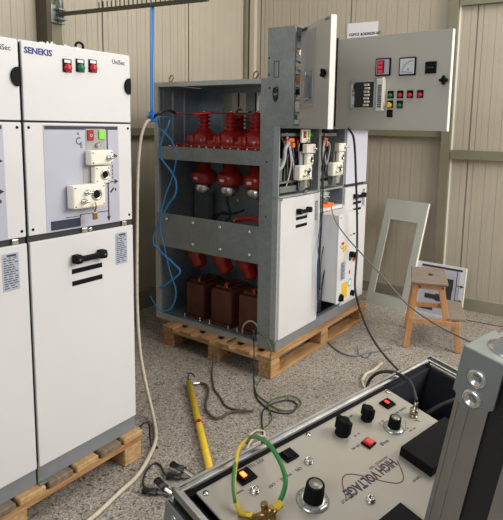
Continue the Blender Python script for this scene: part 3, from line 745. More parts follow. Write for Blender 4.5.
onleaf('terminal_strip', bm, 'cream', d2, L2, t2)
bm = BX(.298,.356,-.016,-.0002,1.664,1.86,bev=.004); bx(bm,.350,.356,-.045,-.016,1.664,1.865,bev=.001); 
rl = onleaf('relay_cover', bm, 'cream', t2, L2, t2); lab(rl, 'cream cover standing proud of the door')
bm = BX(.306,.342,-.0175,-.0162,1.68,1.825)
onleaf('relay_text_field', bm, 'label', rl, L2, t2)
bm = bmesh.new(); r = random.Random(5)
for k in range(11): bx(bm, .312, .312+r.uniform(.012,.026), -.0190, -.0177, 1.688+k*.0125, 1.693+k*.0125)
onleaf('relay_print', bm, 'ink', rl, L2, t2)
# meters
m1 = onleaf('digital_meter', BX(.282,.384,-.012,-.0002,1.876,1.982,bev=.003), 'black', t2, L2, t2)
onleaf('display_bezel', BX(.290,.376,-.0135,-.0122,1.884,1.974), 'label', m1, L2, t2)
onleaf('display', BX(.296,.345,-.0148,-.0137,1.890,1.968), 'lcd', m1, L2, t2)
bm = bmesh.new()
for k in range(3): merge(bm, textbm('888', .027, face_mx((.299,-.0150,1.944-k*.025),(1,0,0),(0,0,1)), bold=.0004, xs=.85))
onleaf('display_digits', bm, 'seg', m1, L2, t2)
m2 = onleaf('analogue_meter', BX(.440,.547,-.012,-.0002,1.872,1.978,bev=.003), 'black', t2, L2, t2)
onleaf('meter_face', BX(.448,.539,-.0135,-.0122,1.880,1.970), 'meter', m2, L2, t2)
bm = bmesh.new(); o = (.530, 1.888)
for k in range(9):
    a = math.radians(95+k*10); bar(bm, (o[0]+.062*math.cos(a),-.0142,o[1]+.062*math.sin(a)), (o[0]+.074*math.cos(a),-.0142,o[1]+.074*math.sin(a)), .003, .001, up=(0,1,0))
bar(bm, (o[0],-.0145,o[1]), (o[0]-.068,-.0145,o[1]+.006), .0025, .001, up=(0,1,0)); merge(bm, textbm('A', .018, face_mx((.495,-.0142,1.90),(1,0,0),(0,0,1))))
onleaf('meter_needle', bm, 'ink', m2, L2, t2)
m3 = onleaf('selector_plate', BX(.604,.672,-.010,-.0002,1.878,1.946,bev=.003), 'black', t2, L2, t2)
onleaf('selector_grip', BX(.616,.660,-.018,-.0102,1.904,1.916,bev=.002), 'rubber', m3, L2, t2)
def leaflamp(x, z, m, label, knob=False):
    mx = L2 @ Matrix.Translation((x, -.0002, z)); S = 1.15
    bm = bx(bmesh.new(), -.020, .020, -.004, 0, -.018, .028, bev=.001, seg=1)
    bmesh.ops.transform(bm, matrix=mx, verts=bm.verts); bmesh.ops.translate(bm, vec=-t2.location, verts=bm.verts); b = lab(link('pilot_lamp' if not knob else 'rotary_switch', bm, 'black', t2, False), label)
    bm = lathe(bmesh.new(), (0,-.004,-.001), (0,-1,0), [(.014,0),(.0145,.004),(.011,.012),(.004,.015)], 18)
    if knob: bx(bm, -.004, .004, -.034, -.008, -.016, .016, bev=.002)
    bmesh.ops.transform(bm, matrix=mx, verts=bm.verts); bmesh.ops.translate(bm, vec=-t2.location, verts=bm.verts); link('lens' if not knob else 'knob', bm, m, b, False)
leaflamp(.390,1.757,'green','green lens in the upper row'); leaflamp(.454,1.757,'red','first red lens of the upper row'); leaflamp(.517,1.757,'red','middle red lens of the upper row'); leaflamp(.581,1.757,'red','last red lens of the upper row')
leaflamp(.390,1.699,'yellow','yellow turning lens',True); leaflamp(.454,1.697,'green','green lens in the lower row'); leaflamp(.390,1.643,'black','black toggle below the yellow lens',True)
bm = lathe(bmesh.new(), (W2-.026,0,1.836), (0,-1,0), [(.010,0),(.010,.015),(.018,.02),(.018,.028),(.002,.03)], 16)
for k in range(4):
    a = k*math.pi/2; lathe(bm, (W2-.026+.018*math.cos(a),-.017,1.836+.018*math.sin(a)), (0,-1,0), [(.009,0),(.009,.012),(.003,.014)], 10)
onleaf('star_knob', bm, 'black', d2, L2, t2)

# ------------------------------------------------------------ small white control box hanging on the second unit
cbx = thing('control_box', 'white box with yellow labels hung before the second switchgear unit', 'control box', (3.42, 1.74, .33))
B = lambda name, m, *a, par=None, **k: link(name, BX(*a, **k), m, par or cbx)
bm = BX(3.262, 3.572, 1.690, 1.838, .345, .965, bev=.004); box_ = link('housing', bm, 'white', cbx)
fc = B('front_cover', 'white', 3.258, 3.576, 1.680, 1.6895, .340, .970, bev=.003)
P2 = lambda name, m, x0, x1, z0, z1, y=1.680, t=.0015, **k: link(name, BX(x0, x1, y-t, y-.0001, z0, z1, **k), m, cbx)
bm = bmesh.new()
for x in (3.285, 3.55):
    for z in (.945, .745, .365): cyl(bm, (x,1.6799,z), (x,1.678,z), .005, n=8)
link('cover_screw', bm, 'ink', fc)
lab(P2('warning_label', 'yellow', 3.325, 3.378, .70, .745), 'yellow square sticker'); P2('red_mark', 'redlead', 3.305, 3.345, .752, .772)
lab(P2('warning_label', 'yellow', 3.330, 3.415, .330+.03, .475), 'tall yellow sticker')
ip = P2('rating_label', 'label', 3.305, 3.375, .50, .63)
bm = bmesh.new(); r = random.Random(9)
for k in range(12): bx(bm, 3.312, 3.312+r.uniform(.03,.055), 1.6775, 1.6784, .508+k*.0098, .512+k*.0098)
link('label_print', bm, 'ink', ip)
P2('small_print', 'ink', 3.30, 3.335, .728, .732); P2('small_print', 'ink', 3.43, 3.455, .80, .806); P2('small_print', 'ink', 3.475, 3.51, .80, .812); P2('red_mark', 'redlead', 3.435, 3.455, .52, .548)
bm = bmesh.new(); lathe(bm, (3.455,1.6799,.455), (0,-1,0), [(.030,0),(.030,.001)], 24); link('round_mark', bm, 'teal', fc)
bm = bmesh.new(); lathe(bm, (3.455,1.6788,.455), (0,-1,0), [(.021,0),(.021,.0005)], 24); link('round_mark_centre', bm, 'paper', fc)
def sw(x, z, m, label, r=.02):
    bm = lathe(bmesh.new(), (x,1.6799,z), (0,-1,0), [(r,0),(r,.008),(r*.8,.014),(.002,.015)], 20); bx(bm, x-.006, x+.006, 1.655, 1.67, z-.022, z+.022, bev=.003)
    s = lab(link('rotary_switch', bm, 'black', cbx), label)
    if m: link('switch_ring', lathe(bmesh.new(), (x,1.6795,z-.026), (0,-1,0), [(r*1.1,0),(r*1.1,.004),(r*.6,.005)], 20), m, s)
sw(3.445, .665, 'green', 'switch with green ring'); sw(3.505, .650, 'redlead', 'switch with red ring')
sw(3.318, .375, None, 'black rotary switch at lower left', .028); sw(3.485, .372, None, 'black rotary switch at lower right', .02)
B('cable_gland', 'zinc', 3.375, 3.405, 1.72, 1.75, .315, .345, bev=.004)
# ------------------------------------------------------------ things along the back wall
def rotthing(name, label, cat, loc, ang): return thing(name, label, cat, loc, (0,0,ang))
# pale door frame panel leaning on the wall: foot line from A to B on the floor, leaning back by lean
A_ = Vector((4.430, 1.990, 0)); B_ = Vector((4.345, 1.575, 0)); T_ = Vector((4.69, 1.967, .862))
d_ = (B_-A_).normalized(); H_ = (T_-A_); H_ = (H_ - d_*H_.dot(d_)).normalized(); n_ = d_.cross(H_)
MXF = Matrix.Translation(A_) @ Matrix((d_, -n_, H_)).transposed().to_4x4()     # x along the foot, y out of the back, z up the panel
fp = lab(bpy.data.objects.new('leaning_frame_panel', None), 'pale grey sheet-metal frame with a tall opening, leaning on the back wall', 'panel'); C.objects.link(fp); fp.matrix_world = MXF
W, Hh = .424, .96
bm = bmesh.new(); TH = .022
for a in ((0,.068,0,Hh),(W-.068,W,0,Hh),(.068,W-.068,0,.10),(.068,W-.068,Hh-.185,Hh)): bx(bm, a[0], a[1], 0, .003, a[2], a[3])
link('face_sheet', bm, 'frame', fp, False)
bm = bmesh.new(); bx(bm, 0, .003, .003, TH, 0, Hh); bx(bm, 0, W, .003, TH, 0, .003); bx(bm, 0, W, .003, TH, Hh-.003, Hh)
for a in ((.066,.068,.10,Hh-.185),(W-.068,W-.066,.10,Hh-.185),(.068,W-.068,.098,.10),(.068,W-.068,Hh-.185,Hh-.183)): bx(bm, a[0], a[1], .003, .014, a[2], a[3])
link('rim', bm, 'frame', fp, False)
link('bright_edge', BX(W-.003, W+.001, -.001, TH, 0, Hh), 'edge', fp, False)
# dismounted mechanism cover behind the stool
A_ = Vector((4.425, 1.555, 0)); B_ = Vector((4.405, 1.128, 0)); d_ = (B_-A_).normalized(); H_ = Vector((.16, 0, .98)); H_ = (H_ - d_*H_.dot(d_)).normalized(); n_ = d_.cross(H_)
cv = lab(bpy.data.objects.new('mechanism_cover', None), 'white cover plate with a printed switching diagram behind the step stool', 'panel'); C.objects.link(cv)
cv.matrix_world = Matrix.Translation(A_) @ Matrix((d_, -n_, H_)).transposed().to_4x4()
W, Hh = .425, .44
pf = link('cover_sheet', bx(BX(0, W, .0, .003, 0, Hh), 0, W, .003, .02, 0, .003), 'white', cv, False)
link('cover_rim', bx(bx(bx(BX(0, .003, .003, .02, .003, Hh), W-.003, W, .003, .02, .003, Hh), 0, W, .003, .02, Hh-.003, Hh), W-.006, W+.001, -.002, .0, 0, Hh), 'edge', cv, False)
link('printed_plate', BX(.045, W-.045, -.001, -.0001, .02, Hh-.02), 'plate', pf, False)
link('cutout', bx(bx(bx(BX(.22, .33, -.002, -.0011, .235, .33), .19, .28, -.002, -.0011, .13, .19), .10, .19, -.002, -.0011, .14, .18), .26, .325, -.002, -.0011, .16, .235), 'gap', pf, False)
bm = bmesh.new(); q = -.0022
bx(bm, .05, W-.03, q, -.0011, Hh-.035, Hh-.018); bx(bm, .352, .357, q, -.0011, .07, Hh-.035)
for z in (.285, .165):
    bx(bm, .352, .40, q, -.0011, z-.003, z+.003); prism(bm, [(.390, z+.014), (.417, z), (.390, z-.014)], 0, .001, face_mx((0,-.0011,0),(1,0,0),(0,0,1)))
for i in range(6): bx(bm, .377, .381, q, -.0011, .178+i*.017, .188+i*.017)
bx(bm, .06, .18, q, -.0011, .045, .085)
link('printed_diagram', bm, 'ink', pf, False)

# step stool
ST = rotthing('step_stool', 'orange-brown wooden step stool with greyed treads on the floor', 'step stool', (3.882, 1.214, 0), 0)
u = Vector((.349, -.937, 0)); wv = Vector((.937, .349, 0))
ST.rotation_euler = (0, 0, math.atan2(-.937, .349))          # local x = step direction, local y = away from the camera
HW = .185
def S(name, bm, m='stool', par=None): return link(name, bm, m, par or ST, False)
for s in (-1, 1):
    y = s*HW
    S('leg', bar(bmesh.new(), (-.170, y+s*.012, 0.002), (-.120, y-s*.012, .470), .026, .040, up=(1,0,0), bev=.003))
    S('leg', bar(bmesh.new(), (.052, y-s*.010, .470), (.098, y+s*.004, .205), .026, .040, up=(1,0,0), bev=.003))
    S('step_leg', bar(bmesh.new(), (.190, y+s*.012, 0.002), (.165, y+s*.004, .228), .026, .040, up=(1,0,0), bev=.003))
    S('side_rail', bar(bmesh.new(), (-.148, y-s*.006+s*.014, .205), (.185, y+s*.010+s*.008, .205), .020, .036, bev=.003))
    S('top_rail', bar(bmesh.new(), (-.122, y-s*.012, .455), (.072, y-s*.012, .455), .022, .036, bev=.003))
S('cross_bar', bar(bmesh.new(), (-.150, -HW, .215), (-.150, HW, .215), .018, .034, bev=.003)); S('cross_bar', bar(bmesh.new(), (-.112, -HW, .452), (-.112, HW, .452), .018, .034, bev=.003)); S('cross_bar', bar(bmesh.new(), (.068, -HW, .452), (.068, HW, .452), .018, .034, bev=.003))
tr = S('top_tread', BX(-.158, .094, -.215, .215, .478, .498, bev=.006), 'stooltop')
bm = bmesh.new(); lathe(bm, (-.02, -.012, .4975), (0,0,1), [(.018,0),(.018,.0012)], 20); lathe(bm, (-.02, .016, .4975), (0,0,1), [(.018,0),(.018,.0012)], 20); S('grip_hole', bm, 'gap', tr)
S('lower_tread', BX(.098, .228, -.205, .205, .231, .251, bev=.006), 'stooltop')
S('step_rail', bar(bmesh.new(), (.178, -HW, .212), (.178, HW, .212), .018, .034, bev=.003))
bm = bmesh.new()
for (x, z) in ((-.095,.455),(.062,.455)): cyl(bm, (x,-HW-.014,z), (x,-HW-.0,z), .006, n=10)
S('screw', bm, 'ink')

# ------------------------------------------------------------ jib arm, rope, hose
AB = Vector((2.2565,3.2801,2.2500)); AE = Vector((2.395, 2.10, 2.25))
col = RW @ Vector((2.46, WY-.095, 2.25))
jb = thing('jib_arm', 'brown steel comb arm reaching out from the wall column', 'wall bracket', (col.x, col.y, 2.19))
col2 = RW @ Vector((2.46, WY-.13, 2.25))
link('arm', bar(bmesh.new(), col2, AE, .022, .022), 'darkcol', jb)
bm = bmesh.new(); dd = (AE-col2)
for k in range(24):
    p = col2+dd*(.30+k*.0295); bar(bm, p+Vector((0,0,.011)), p+Vector((0,0,.050)), .006, .006)
link('comb_pin', bm, 'darkcol', jb)
bmw = BX(2.415, 2.52, WY-.112, WY-.093, 2.195, 2.31, bev=.003); bmesh.ops.transform(bmw, matrix=RW, verts=bmw.verts)
pp = link('wall_plate', bmw, 'zsteel', jb)
bmw = bx(BX(2.435, 2.50, WY-.16, WY-.1125, 2.215, 2.225), 2.435, 2.50, WY-.16, WY-.1125, 2.275, 2.285); cyl(bmw, (2.465, WY-.135, 2.20), (2.465, WY-.135, 2.48), .009); cyl(bmw, (2.490, WY-.13, 2.21), (2.490, WY-.13, 2.48), .006)
bmesh.ops.transform(bmw, matrix=RW, verts=bmw.verts); link('hinge_bracket', bmw, 'zsteel', jb)
KN = Vector((2.3305,2.4893,1.5905))
t_ = ((KN-col2).dot(dd))/dd.dot(dd); top = col2+dd*t_; top.z += .012
rp = thing('blue_strap', 'bright blue strap hanging from the comb arm and trailing down the open cabinet', 'strap', (top.x, top.y, .3))
bm = tube(bmesh.new(), [top+Vector((-.006,0,0)), (top+KN)/2+Vector((-.006,0,0)), KN+Vector((-.004,0,.02))], .0095, flat=.5)
tube(bm, [top+Vector((.010,0,0)), (top+KN)/2+Vector((.006,.004,0)), KN+Vector((.004,0,.02))], .007, flat=.5)
link('hanging_strand', bm, 'blue', rp)
bm = bmesh.new(); r = random.Random(1)
for k in range(5):
    a = k*1.3; tube(bm, [KN+Vector((.022*math.cos(a),.022*math.sin(a),-.02)), KN+Vector((.02*math.cos(a+1.5),.02*math.sin(a+1.5),.005)), KN+Vector((.016*math.cos(a+3),.016*math.sin(a+3),.03))], .010, flat=.6)
link('knot', bm, 'blue', rp)
def PX(pts, x): return [x3 for x3 in pts]
bm = tube(bmesh.new(), [KN, (2.5200,2.6179,1.6001), (2.6400,2.6579,1.5961), (2.6400,2.6677,1.5431), (2.6500,2.7358,1.4478), (2.6600,2.7573,1.3309), (2.6600,2.6721,1.2467), (2.6600,2.6163,1.1688), (2.6600,2.6264,1.0792), (2.6700,2.7037,1.0017), (2.6700,2.7835,0.8802), (2.6700,2.8562,0.7267), (2.6700,2.7765,0.6582), (2.6700,2.6497,0.5915), (2.6700,2.5926,0.5439), (2.6700,2.6898,0.4548), (2.6700,2.7901,0.3923), (2.6600,2.7492,0.4244)], .0075, flat=.35, k=7)
link('trailing_strand', bm, 'bluel', rp)
bm = tube(bmesh.new(), [KN+Vector((.01,0,-.01)), (2.5000,2.6154,1.5870), (2.6200,2.7228,1.5287), (2.6500,2.6507,1.4504), (2.6500,2.6051,1.3520), (2.6500,2.6341,1.2158), (2.6500,2.7216,1.0370), (2.6500,2.7631,0.8497), (2.6500,2.7255,0.7123), (2.6600,2.6790,0.5313), (2.6600,2.6221,0.3975), (2.6600,2.6717,0.2711), (2.6600,2.7819,0.2330), (2.6400,2.8616,0.3264)], .0055, flat=.35, k=7)
link('trailing_strand', bm, 'bluel', rp)
solo('clamp_lead', tube(bmesh.new(), [KN+Vector((0,0,.0)), (2.3500,2.4410,1.6211), (2.5000,2.5252,1.6440), (2.6000,2.5629,1.6282)], .011, flat=.8), 'rubber', 'black clip of the test lead beside the blue knot', 'test lead')
tl = thing('test_lead', 'thin red test lead with a red clip on the first insulator', 'test lead', (2.6200,2.5826,1.6287))
link('wire', tube(bmesh.new(), [(2.6000,2.5629,1.6282), (2.7500,2.6263,1.6258), (2.9000,2.6731,1.6229)], .004), 'redlead', tl)
link('clip', lathe(bmesh.new(), (2.8800,2.6736,1.6258), tuple(Vector((2.9400,2.5775,1.6384))-Vector((2.8800,2.6736,1.6258))), [(.006,0),(.012,.02),(.013,.09),(.009,.15),(.004,.17)], 14), 'redlead', tl)
solo('white_hose', tube(bmesh.new(), [KN+Vector((-.01,0,-.01)), (2.2706,2.4767,1.5599), (2.2082,2.4523,1.4725), (2.1402,2.4058,1.2918), (2.0659,2.3380,0.9608), (1.9820,2.2520,0.5902), (1.9246,2.1693,0.3408), (1.8925,2.0906,0.1758), (1.8772,2.0233,0.0340), (1.7691,1.8873,0.0110), (1.6475,1.7994,0.0110), (1.5133,1.7314,0.0110), (1.3916,1.7059,0.0110), (1.2249,1.6729,0.0110), (1.0825,1.6731,0.0110)], .0095, k=7), 'hose', 'cream hose dropping from the blue knot to the floor and along it', 'hose')

# ------------------------------------------------------------ cables and tools on the floor
solo('black_cable', tube(bmesh.new(), [(3.216,1.62,1.553), (3.2696,1.6000,1.4768), (3.3242,1.6000,1.2092), (3.3623,1.6000,0.9661), (3.3858,1.6000,0.7171), (3.1630,1.4984,0.5376), (3.1734,1.4764,0.4171), (3.1763,1.4217,0.2916), (3.1833,1.3558,0.1821), (3.2051,1.2766,0.0856), (3.2187,1.1891,0.0090), (3.1076,1.0612,0.0090)], .0075, k=7), 'rubber', 'black cable hanging from the wide instrument door and crossing the floor', 'cable')
solo('grey_cable', tube(bmesh.new(), [(3.36,1.80,1.0), (3.1200,1.6400,0.9589), (2.6821,1.3441,0.9660), (2.5383,1.1820,0.9197), (2.4010,0.9976,0.8541), (2.2561,0.8186,0.7945), (2.1016,0.6505,0.7905), (1.9394,0.4885,0.8150), (1.7657,0.3496,0.8648)], .0038, k=7), 'greyc', 'thin grey cable drooping from the second unit past the step stool', 'cable')
solo('cable_bundle', tube(tube(bmesh.new(), [(3.236,1.80,1.545), (3.1758,1.7850,1.4061), (3.2027,1.7850,1.2043), (3.2047,1.7850,0.9655), (3.1928,1.7850,0.7245), (3.1925,1.7850,0.5132), (3.2073,1.7850,0.2798)], .0055), [(3.246,1.79,1.50), (3.1709,1.7800,1.1398), (3.1818,1.7800,0.8659), (3.1560,1.7800,0.6275), (3.1646,1.7800,0.3786)], .004), 'rubber', 'dark cable bundle down the joint of first and second unit', 'cable')
solo('wire_loom', tube(tube(bmesh.new(), [(3.29,1.835,.99), (3.2736,1.7900,0.9074), (3.2735,1.7700,0.7972), (3.2749,1.7800,0.6249), (3.2465,1.7900,0.4640), (3.2487,1.8000,0.2650)], .005), [(3.28,1.83,.98), (3.2718,1.8000,0.7793), (3.2393,1.8000,0.6287), (3.2382,1.8000,0.4280)], .003), 'rubber', 'black wire loom beside the small white control box', 'cable')
solo('blue_wire', tube(bmesh.new(), [(3.1993,1.7750,0.9878), (3.1430,1.7750,0.8038), (3.1631,1.7750,0.5919), (3.1611,1.7750,0.2948)], .003), 'bluec', 'thin blue wire along the edge of the first white door', 'wire')
solo('grey_lead', tube(bmesh.new(), [(3.18,1.80,.12), (3.5999,1.9455,0.0060), (3.4432,1.8498,0.0060), (3.3327,1.7476,0.0060), (3.2552,1.6190,0.0060), (3.2644,1.5240,0.0060), (3.3565,1.4846,0.0060), (3.4479,1.4199,0.0060), (3.5494,1.3723,0.0060)], .0055), 'greyc', 'grey lead on the floor ending in split cores near the pallet', 'cable')
solo('wire_end', tube(tube(bmesh.new(), [(3.2392,1.5342,0.0050), (3.3073,1.5221,0.0060), (3.3991,1.5748,0.0200)], .003), [(3.3073,1.5221,0.0060), (3.2822,1.4501,0.0050), (3.3977,1.4581,0.0060)], .003), 'bluec', 'frayed blue core ends on the floor before the pallet', 'wire')
solo('white_cable_plug', tube(tube(bmesh.new(), [(2.9410,1.3188,0.0120), (3.0445,1.3401,0.0120), (3.1287,1.3230,0.0120), (3.2590,1.3239,0.0120)], .010), [(2.9410,1.3188,0.0120), (2.8720,1.2599,0.0120), (2.9465,1.2023,0.0120)], .006), 'hose', 'short white cable piece on the floor beyond the metal case', 'cable')
solo('brown_cable', tube(bmesh.new(), [(2.7000,2.1185,0.1717), (2.6647,2.1740,0.1350), (2.5869,2.2105,0.0900), (2.5684,2.2028,0.0300), (2.4700,2.1262,0.0070), (2.3370,1.9957,0.0070), (2.2749,1.8972,0.0070), (2.2166,1.8048,0.0070), (2.2224,1.7244,0.0070), (2.2628,1.6518,0.0070)], .0055), 'brownc', 'brown cable coming off the pallet onto the floor', 'cable')
hk = thing('earthing_stick', 'yellow earthing stick with a hook lying on the speckled floor', 'tool', (1.9885,1.8065,0.0000))
a = Vector((2.2702,2.1345,0.0240)); b = Vector((1.7134,1.4844,0.0240)); dv = b-a
link('pole', cyl(bmesh.new(), a, a+dv*1.15, .0175, n=18), 'stick', hk)
link('joint_ring', cyl(bmesh.new(), a+dv*.52, a+dv*.55, .0185, n=18), 'redlead', hk)
link('joint_hole', cyl(bmesh.new(), a+dv*.55+Vector((0,0,.015)), a+dv*.55+Vector((0,0,.0215)), .006, n=10), 'gap', hk)
link('end_cap', cyl(bmesh.new(), a-dv*.01, a, .017, n=18), 'brass', hk)
link('hook', tube(bmesh.new(), [a-dv*.005, (2.3152,2.1850,0.0300), (2.3459,2.2056,0.0350), (2.3569,2.1908,0.0350), (2.3559,2.1650,0.0200)], .0048), 'gap', hk)
lk = link('cable_lug', tube(bmesh.new(), [(2.2672,2.1075,0.0300), (2.3154,2.0874,0.0200)], .006), 'zinc', hk)
solo('brown_lead', tube(bmesh.new(), [(2.3238,2.1030,0.0120), (2.3357,2.0655,0.0120), (2.2914,1.9990,0.0120), (2.2145,1.9430,0.0120), (2.1420,1.8902,0.0120), (2.0941,1.8299,0.0120), (2.0776,1.7663,0.0120), (2.1145,1.7418,0.0120), (2.1792,1.7321,0.0120), (2.2421,1.6434,0.0190)], .0072), 'brownc', 'brown lead curling from the hook end of the yellow stick', 'cable')
solo('black_wire', tube(bmesh.new(), [(2.76,2.02,.17), (2.6600,1.9418,0.1813), (2.6150,1.9072,0.1067), (2.6000,1.8953,0.0628), (2.5870,1.8846,0.0050), (2.4362,1.7658,0.0050), (2.3685,1.6807,0.0050), (2.3278,1.5698,0.0050), (2.3690,1.4786,0.0050), (2.4652,1.4936,0.0050), (2.4776,1.5621,0.0080), (2.3859,1.6100,0.0080), (2.2940,1.6066,0.0080), (2.1880,1.5372,0.0050), (2.0741,1.4433,0.0050), (1.9665,1.3784,0.0050)], .0042, k=9), 'rubber', 'black wire dropping from the open cabinet and coiling on the floor', 'wire')
solo('green_wire', tube(bmesh.new(), [(2.77,2.0,.20), (2.6800,1.9266,0.2582), (2.6200,1.8147,0.2589), (2.6100,1.7766,0.2014), (2.6000,1.7900,0.1179), (2.5376,1.8179,0.0050), (2.4495,1.7683,0.0050), (2.4005,1.6756,0.0050), (2.3629,1.5403,0.0050), (2.4247,1.4748,0.0050), (2.5074,1.4931,0.0050), (2.5274,1.5668,0.0100), (2.4527,1.6282,0.0100), (2.3604,1.6197,0.0100), (2.2765,1.5344,0.0050), (2.1987,1.5063,0.0050), (2.1083,1.5179,0.0050), (2.0004,1.5000,0.0050)], .0038, k=9), 'greenc', 'green wire looping from the cabinet corner over the floor coil', 'wire')
solo('pale_wire_coil', tube(tube(bmesh.new(), [(1.9636,1.4903,0.0060), (2.0367,1.5213,0.0060), (2.1144,1.5224,0.0060), (2.1312,1.4840,0.0060), (2.0669,1.4504,0.0060), (1.9962,1.4599,0.0060)], .006), [(1.9442,1.4513,0.0200), (2.0191,1.4772,0.0200), (2.0768,1.4578,0.0200), (2.0658,1.4134,0.0200), (1.9934,1.3980,0.0200)], .005), 'hose', 'pale yellowish wire coil on the floor behind the metal case rim', 'wire')
def croc(name, label, h0, h1, j1):
    t = thing(name, label, 'clamp', h0, group='crocodile clamps on the floor')
    h0, h1, j1 = map(Vector, (h0, h1, j1))
    link('grip', tube(bmesh.new(), [h0, h1], 0.018, flat=.8, sm=False), 'rubber', t); link('jaw', tube(bmesh.new(), [h1, (h1+j1)/2, j1], .013, flat=.5), 'zinc', t); return t
c1 = croc('battery_clamp', 'black handled crocodile clamp nearest the yellow stick', (1.6385,1.6463,0.0300), (1.6386,1.5721,0.0300), (1.6471,1.5140,0.0150))
link('grip', tube(bmesh.new(), [Vector((1.5807,1.6196,0.0140)), Vector((1.6144,1.5672,0.0140))], 0.018, flat=.8, sm=False), 'rubber', c1); link('jaw', tube(bmesh.new(), [(1.6144,1.5672,0.0140), (1.6373,1.5347,0.0120), (1.6427,1.5040,0.0120)], .008, flat=.6), 'greyc', c1)
c2 = croc('battery_clamp', 'black handled crocodile clamp closest to the case corner', (1.5196,1.6180,0.0300), (1.5025,1.5519,0.0300), (1.5117,1.5201,0.0150))
link('grip', tube(bmesh.new(), [Vector((1.4543,1.6341,0.0140)), Vector((1.4801,1.5768,0.0140))], 0.018, flat=.8, sm=False), 'rubber', c2); link('jaw', tube(bmesh.new(), [(1.4801,1.5768,0.0140), (1.4998,1.5435,0.0120), (1.5109,1.4961,0.0120)], .009, flat=.6), 'greyc', c2)
solo('jumper_wire', tube(bmesh.new(), [(1.4613,1.6356,0.0140), (1.5084,1.6939,0.0050), (1.5673,1.7326,0.0050), (1.6193,1.7426,0.0050), (1.6276,1.7122,0.0050), (1.5940,1.6519,0.0080), (1.5832,1.6160,0.0140)], .0042), 'rubber', 'looping black wire between the two crocodile clamps', 'wire')
solo('black_wire', tube(bmesh.new(), [(1.648,1.87,.128), (1.672,1.86,.142), (1.70,1.86,.12), (1.705,1.86,.05), (1.70,1.84,.006), (1.72,1.82,.006)], .005), 'rubber', 'short black wire end at the corner of the left pallet', 'wire')

# ------------------------------------------------------------ high-voltage tester in its case
D1 = Vector((.9781476, -.2079117, 0)); D2 = Vector((-.2050603, -.9647329, -.1650476)); NN = D1.cross(-D2)
K = .24
O = Vector((.621, .569, .95))
tc = bpy.data.objects.new('voltage_tester', None); C.objects.link(tc)
lab(tc, 'high voltage tester with knobs built into an open black flight case', 'test instrument')
tc.matrix_world = Matrix.Translation(O - NN*K) @ Matrix((D1, -D2, NN)).transposed().to_4x4()
def T(name, bm, m, par=None, label=None):
    o = link(name, bm, m, par or tc, False)
    if label: o['label'] = label
    return o
def tb(x0, x1, d0, d1, n0, n1, **k): return BX(x0, x1, -d1, -d0, n0+K, n1+K, **k)
def addb(bm, x0, x1, d0, d1, n0, n1, **k): return bx(bm, x0, x1, -d1, -d0, n0+K, n1+K, **k)
XL, XR, DA, DB = -.041, .752, -.013, .408
bm = tb(XL+.004, XR-.004, DA+.004, DA+.014, -.238, -.002); addb(bm, XL+.004, XR-.004, DB-.014, DB-.004, -.238, -.002)
addb(bm, XL+.004, XL+.014, DA+.014, DB-.014, -.238, -.002); addb(bm, XR-.014, XR-.004, DA+.014, DB-.014, -.238, -.002); addb(bm, XL+.004, XR-.004, DA+.004, DB-.004, -.24, -.2385)
T('case_body', bm, 'lam')
bm = bmesh.new()
for (a, b, c, d) in ((XL, XR, DA, DA+.011), (XL, XR, DB-.015, DB), (XL, XL+.017, DA, DB), (XR-.015, XR, DA, DB)):
    addb(bm, a, b, c, d, .008, .014, bev=.002)
for (a, b, c, d) in ((XL, XR, DA, DA+.006), (XL, XL+.006, DA, DB), (XL, XR, DB-.006, DB), (XR-.006, XR, DA, DB)):
    addb(bm, a, b, c, d, .0135, .022, bev=.001); 
for (a, b, c, d) in ((XL-.002, XR+.002, DA-.002, DA+.003), (XL-.002, XL+.003, DA-.002, DB+.002), (XL-.002, XR+.002, DB-.003, DB+.002), (XR-.003, XR+.002, DA-.002, DB+.002)): addb(bm, a, b, c, d, -.03, -.002)
T('rim_profile', bm, 'alu')
bm = bmesh.new()
for (a, b, c, d) in ((XL-.003, XL+.003, DA-.003, DA+.003), (XR-.003, XR+.003, DA-.003, DA+.003), (XL-.003, XL+.003, DB-.003, DB+.003), (XR-.003, XR+.003, DB-.003, DB+.003)): addb(bm, a, b, c, d, -.24, -.03)
T('edge_profile', bm, 'alu')
cr = T('corner_bracket', addb(addb(bmesh.new(), XL-.006, XL-.002, DA-.004, .075, -.062, -.004, bev=.002), XL-.006, .03, DA-.006, DA-.002, -.062, -.004, bev=.0015), 'zsteel')
bm = bmesh.new()
for (d, n) in ((.010,-.020),(.030,-.035),(.055,-.025)): lathe(bm, (XL-.006, -d, n+K), (-1,0,0), [(.0075,0),(.0065,.002),(.004,.003),(.0035,.0012),(.001,.001)], 16)
T('rivet', bm, 'zinc', cr)
# lining, compartment, panel
bm = tb(XL+.014, -.003, DA+.008, DB-.014, -.235, -.012); addb(bm, -.003, .552, DA+.008, -.002, -.235, -.012); addb(bm, XL+.004, XR-.004, DA+.003, DA+.009, -.012, .0078); addb(bm, XL+.006, XL+.015, DA+.009, DB-.02, -.012, .0078); addb(bm, XL+.014, XR-.014, DB-.022, DB-.014, -.235, -.012)
addb(bm, .552, XR-.014, DA+.014, DA+.020, -.235, -.003); addb(bm, XR-.020, XR-.014, DA+.014, DB-.014, -.235, -.003); addb(bm, .552, XR-.014, DA+.014, DB-.014, -.238, -.19); addb(bm, .549, .553, 0, DB-.022, -.238, -.006)
T('foam_lining', bm, 'foam')
pn = T('instrument_panel', tb(0, .548, 0, .384, -.004, 0, bev=.0015), 'panel')
def lat(name, x, d, prof, m, par, n=24, base=0): 
    return T(name, lathe(bmesh.new(), (x, -d, K+base), (0,0,1), prof, n), m, par)
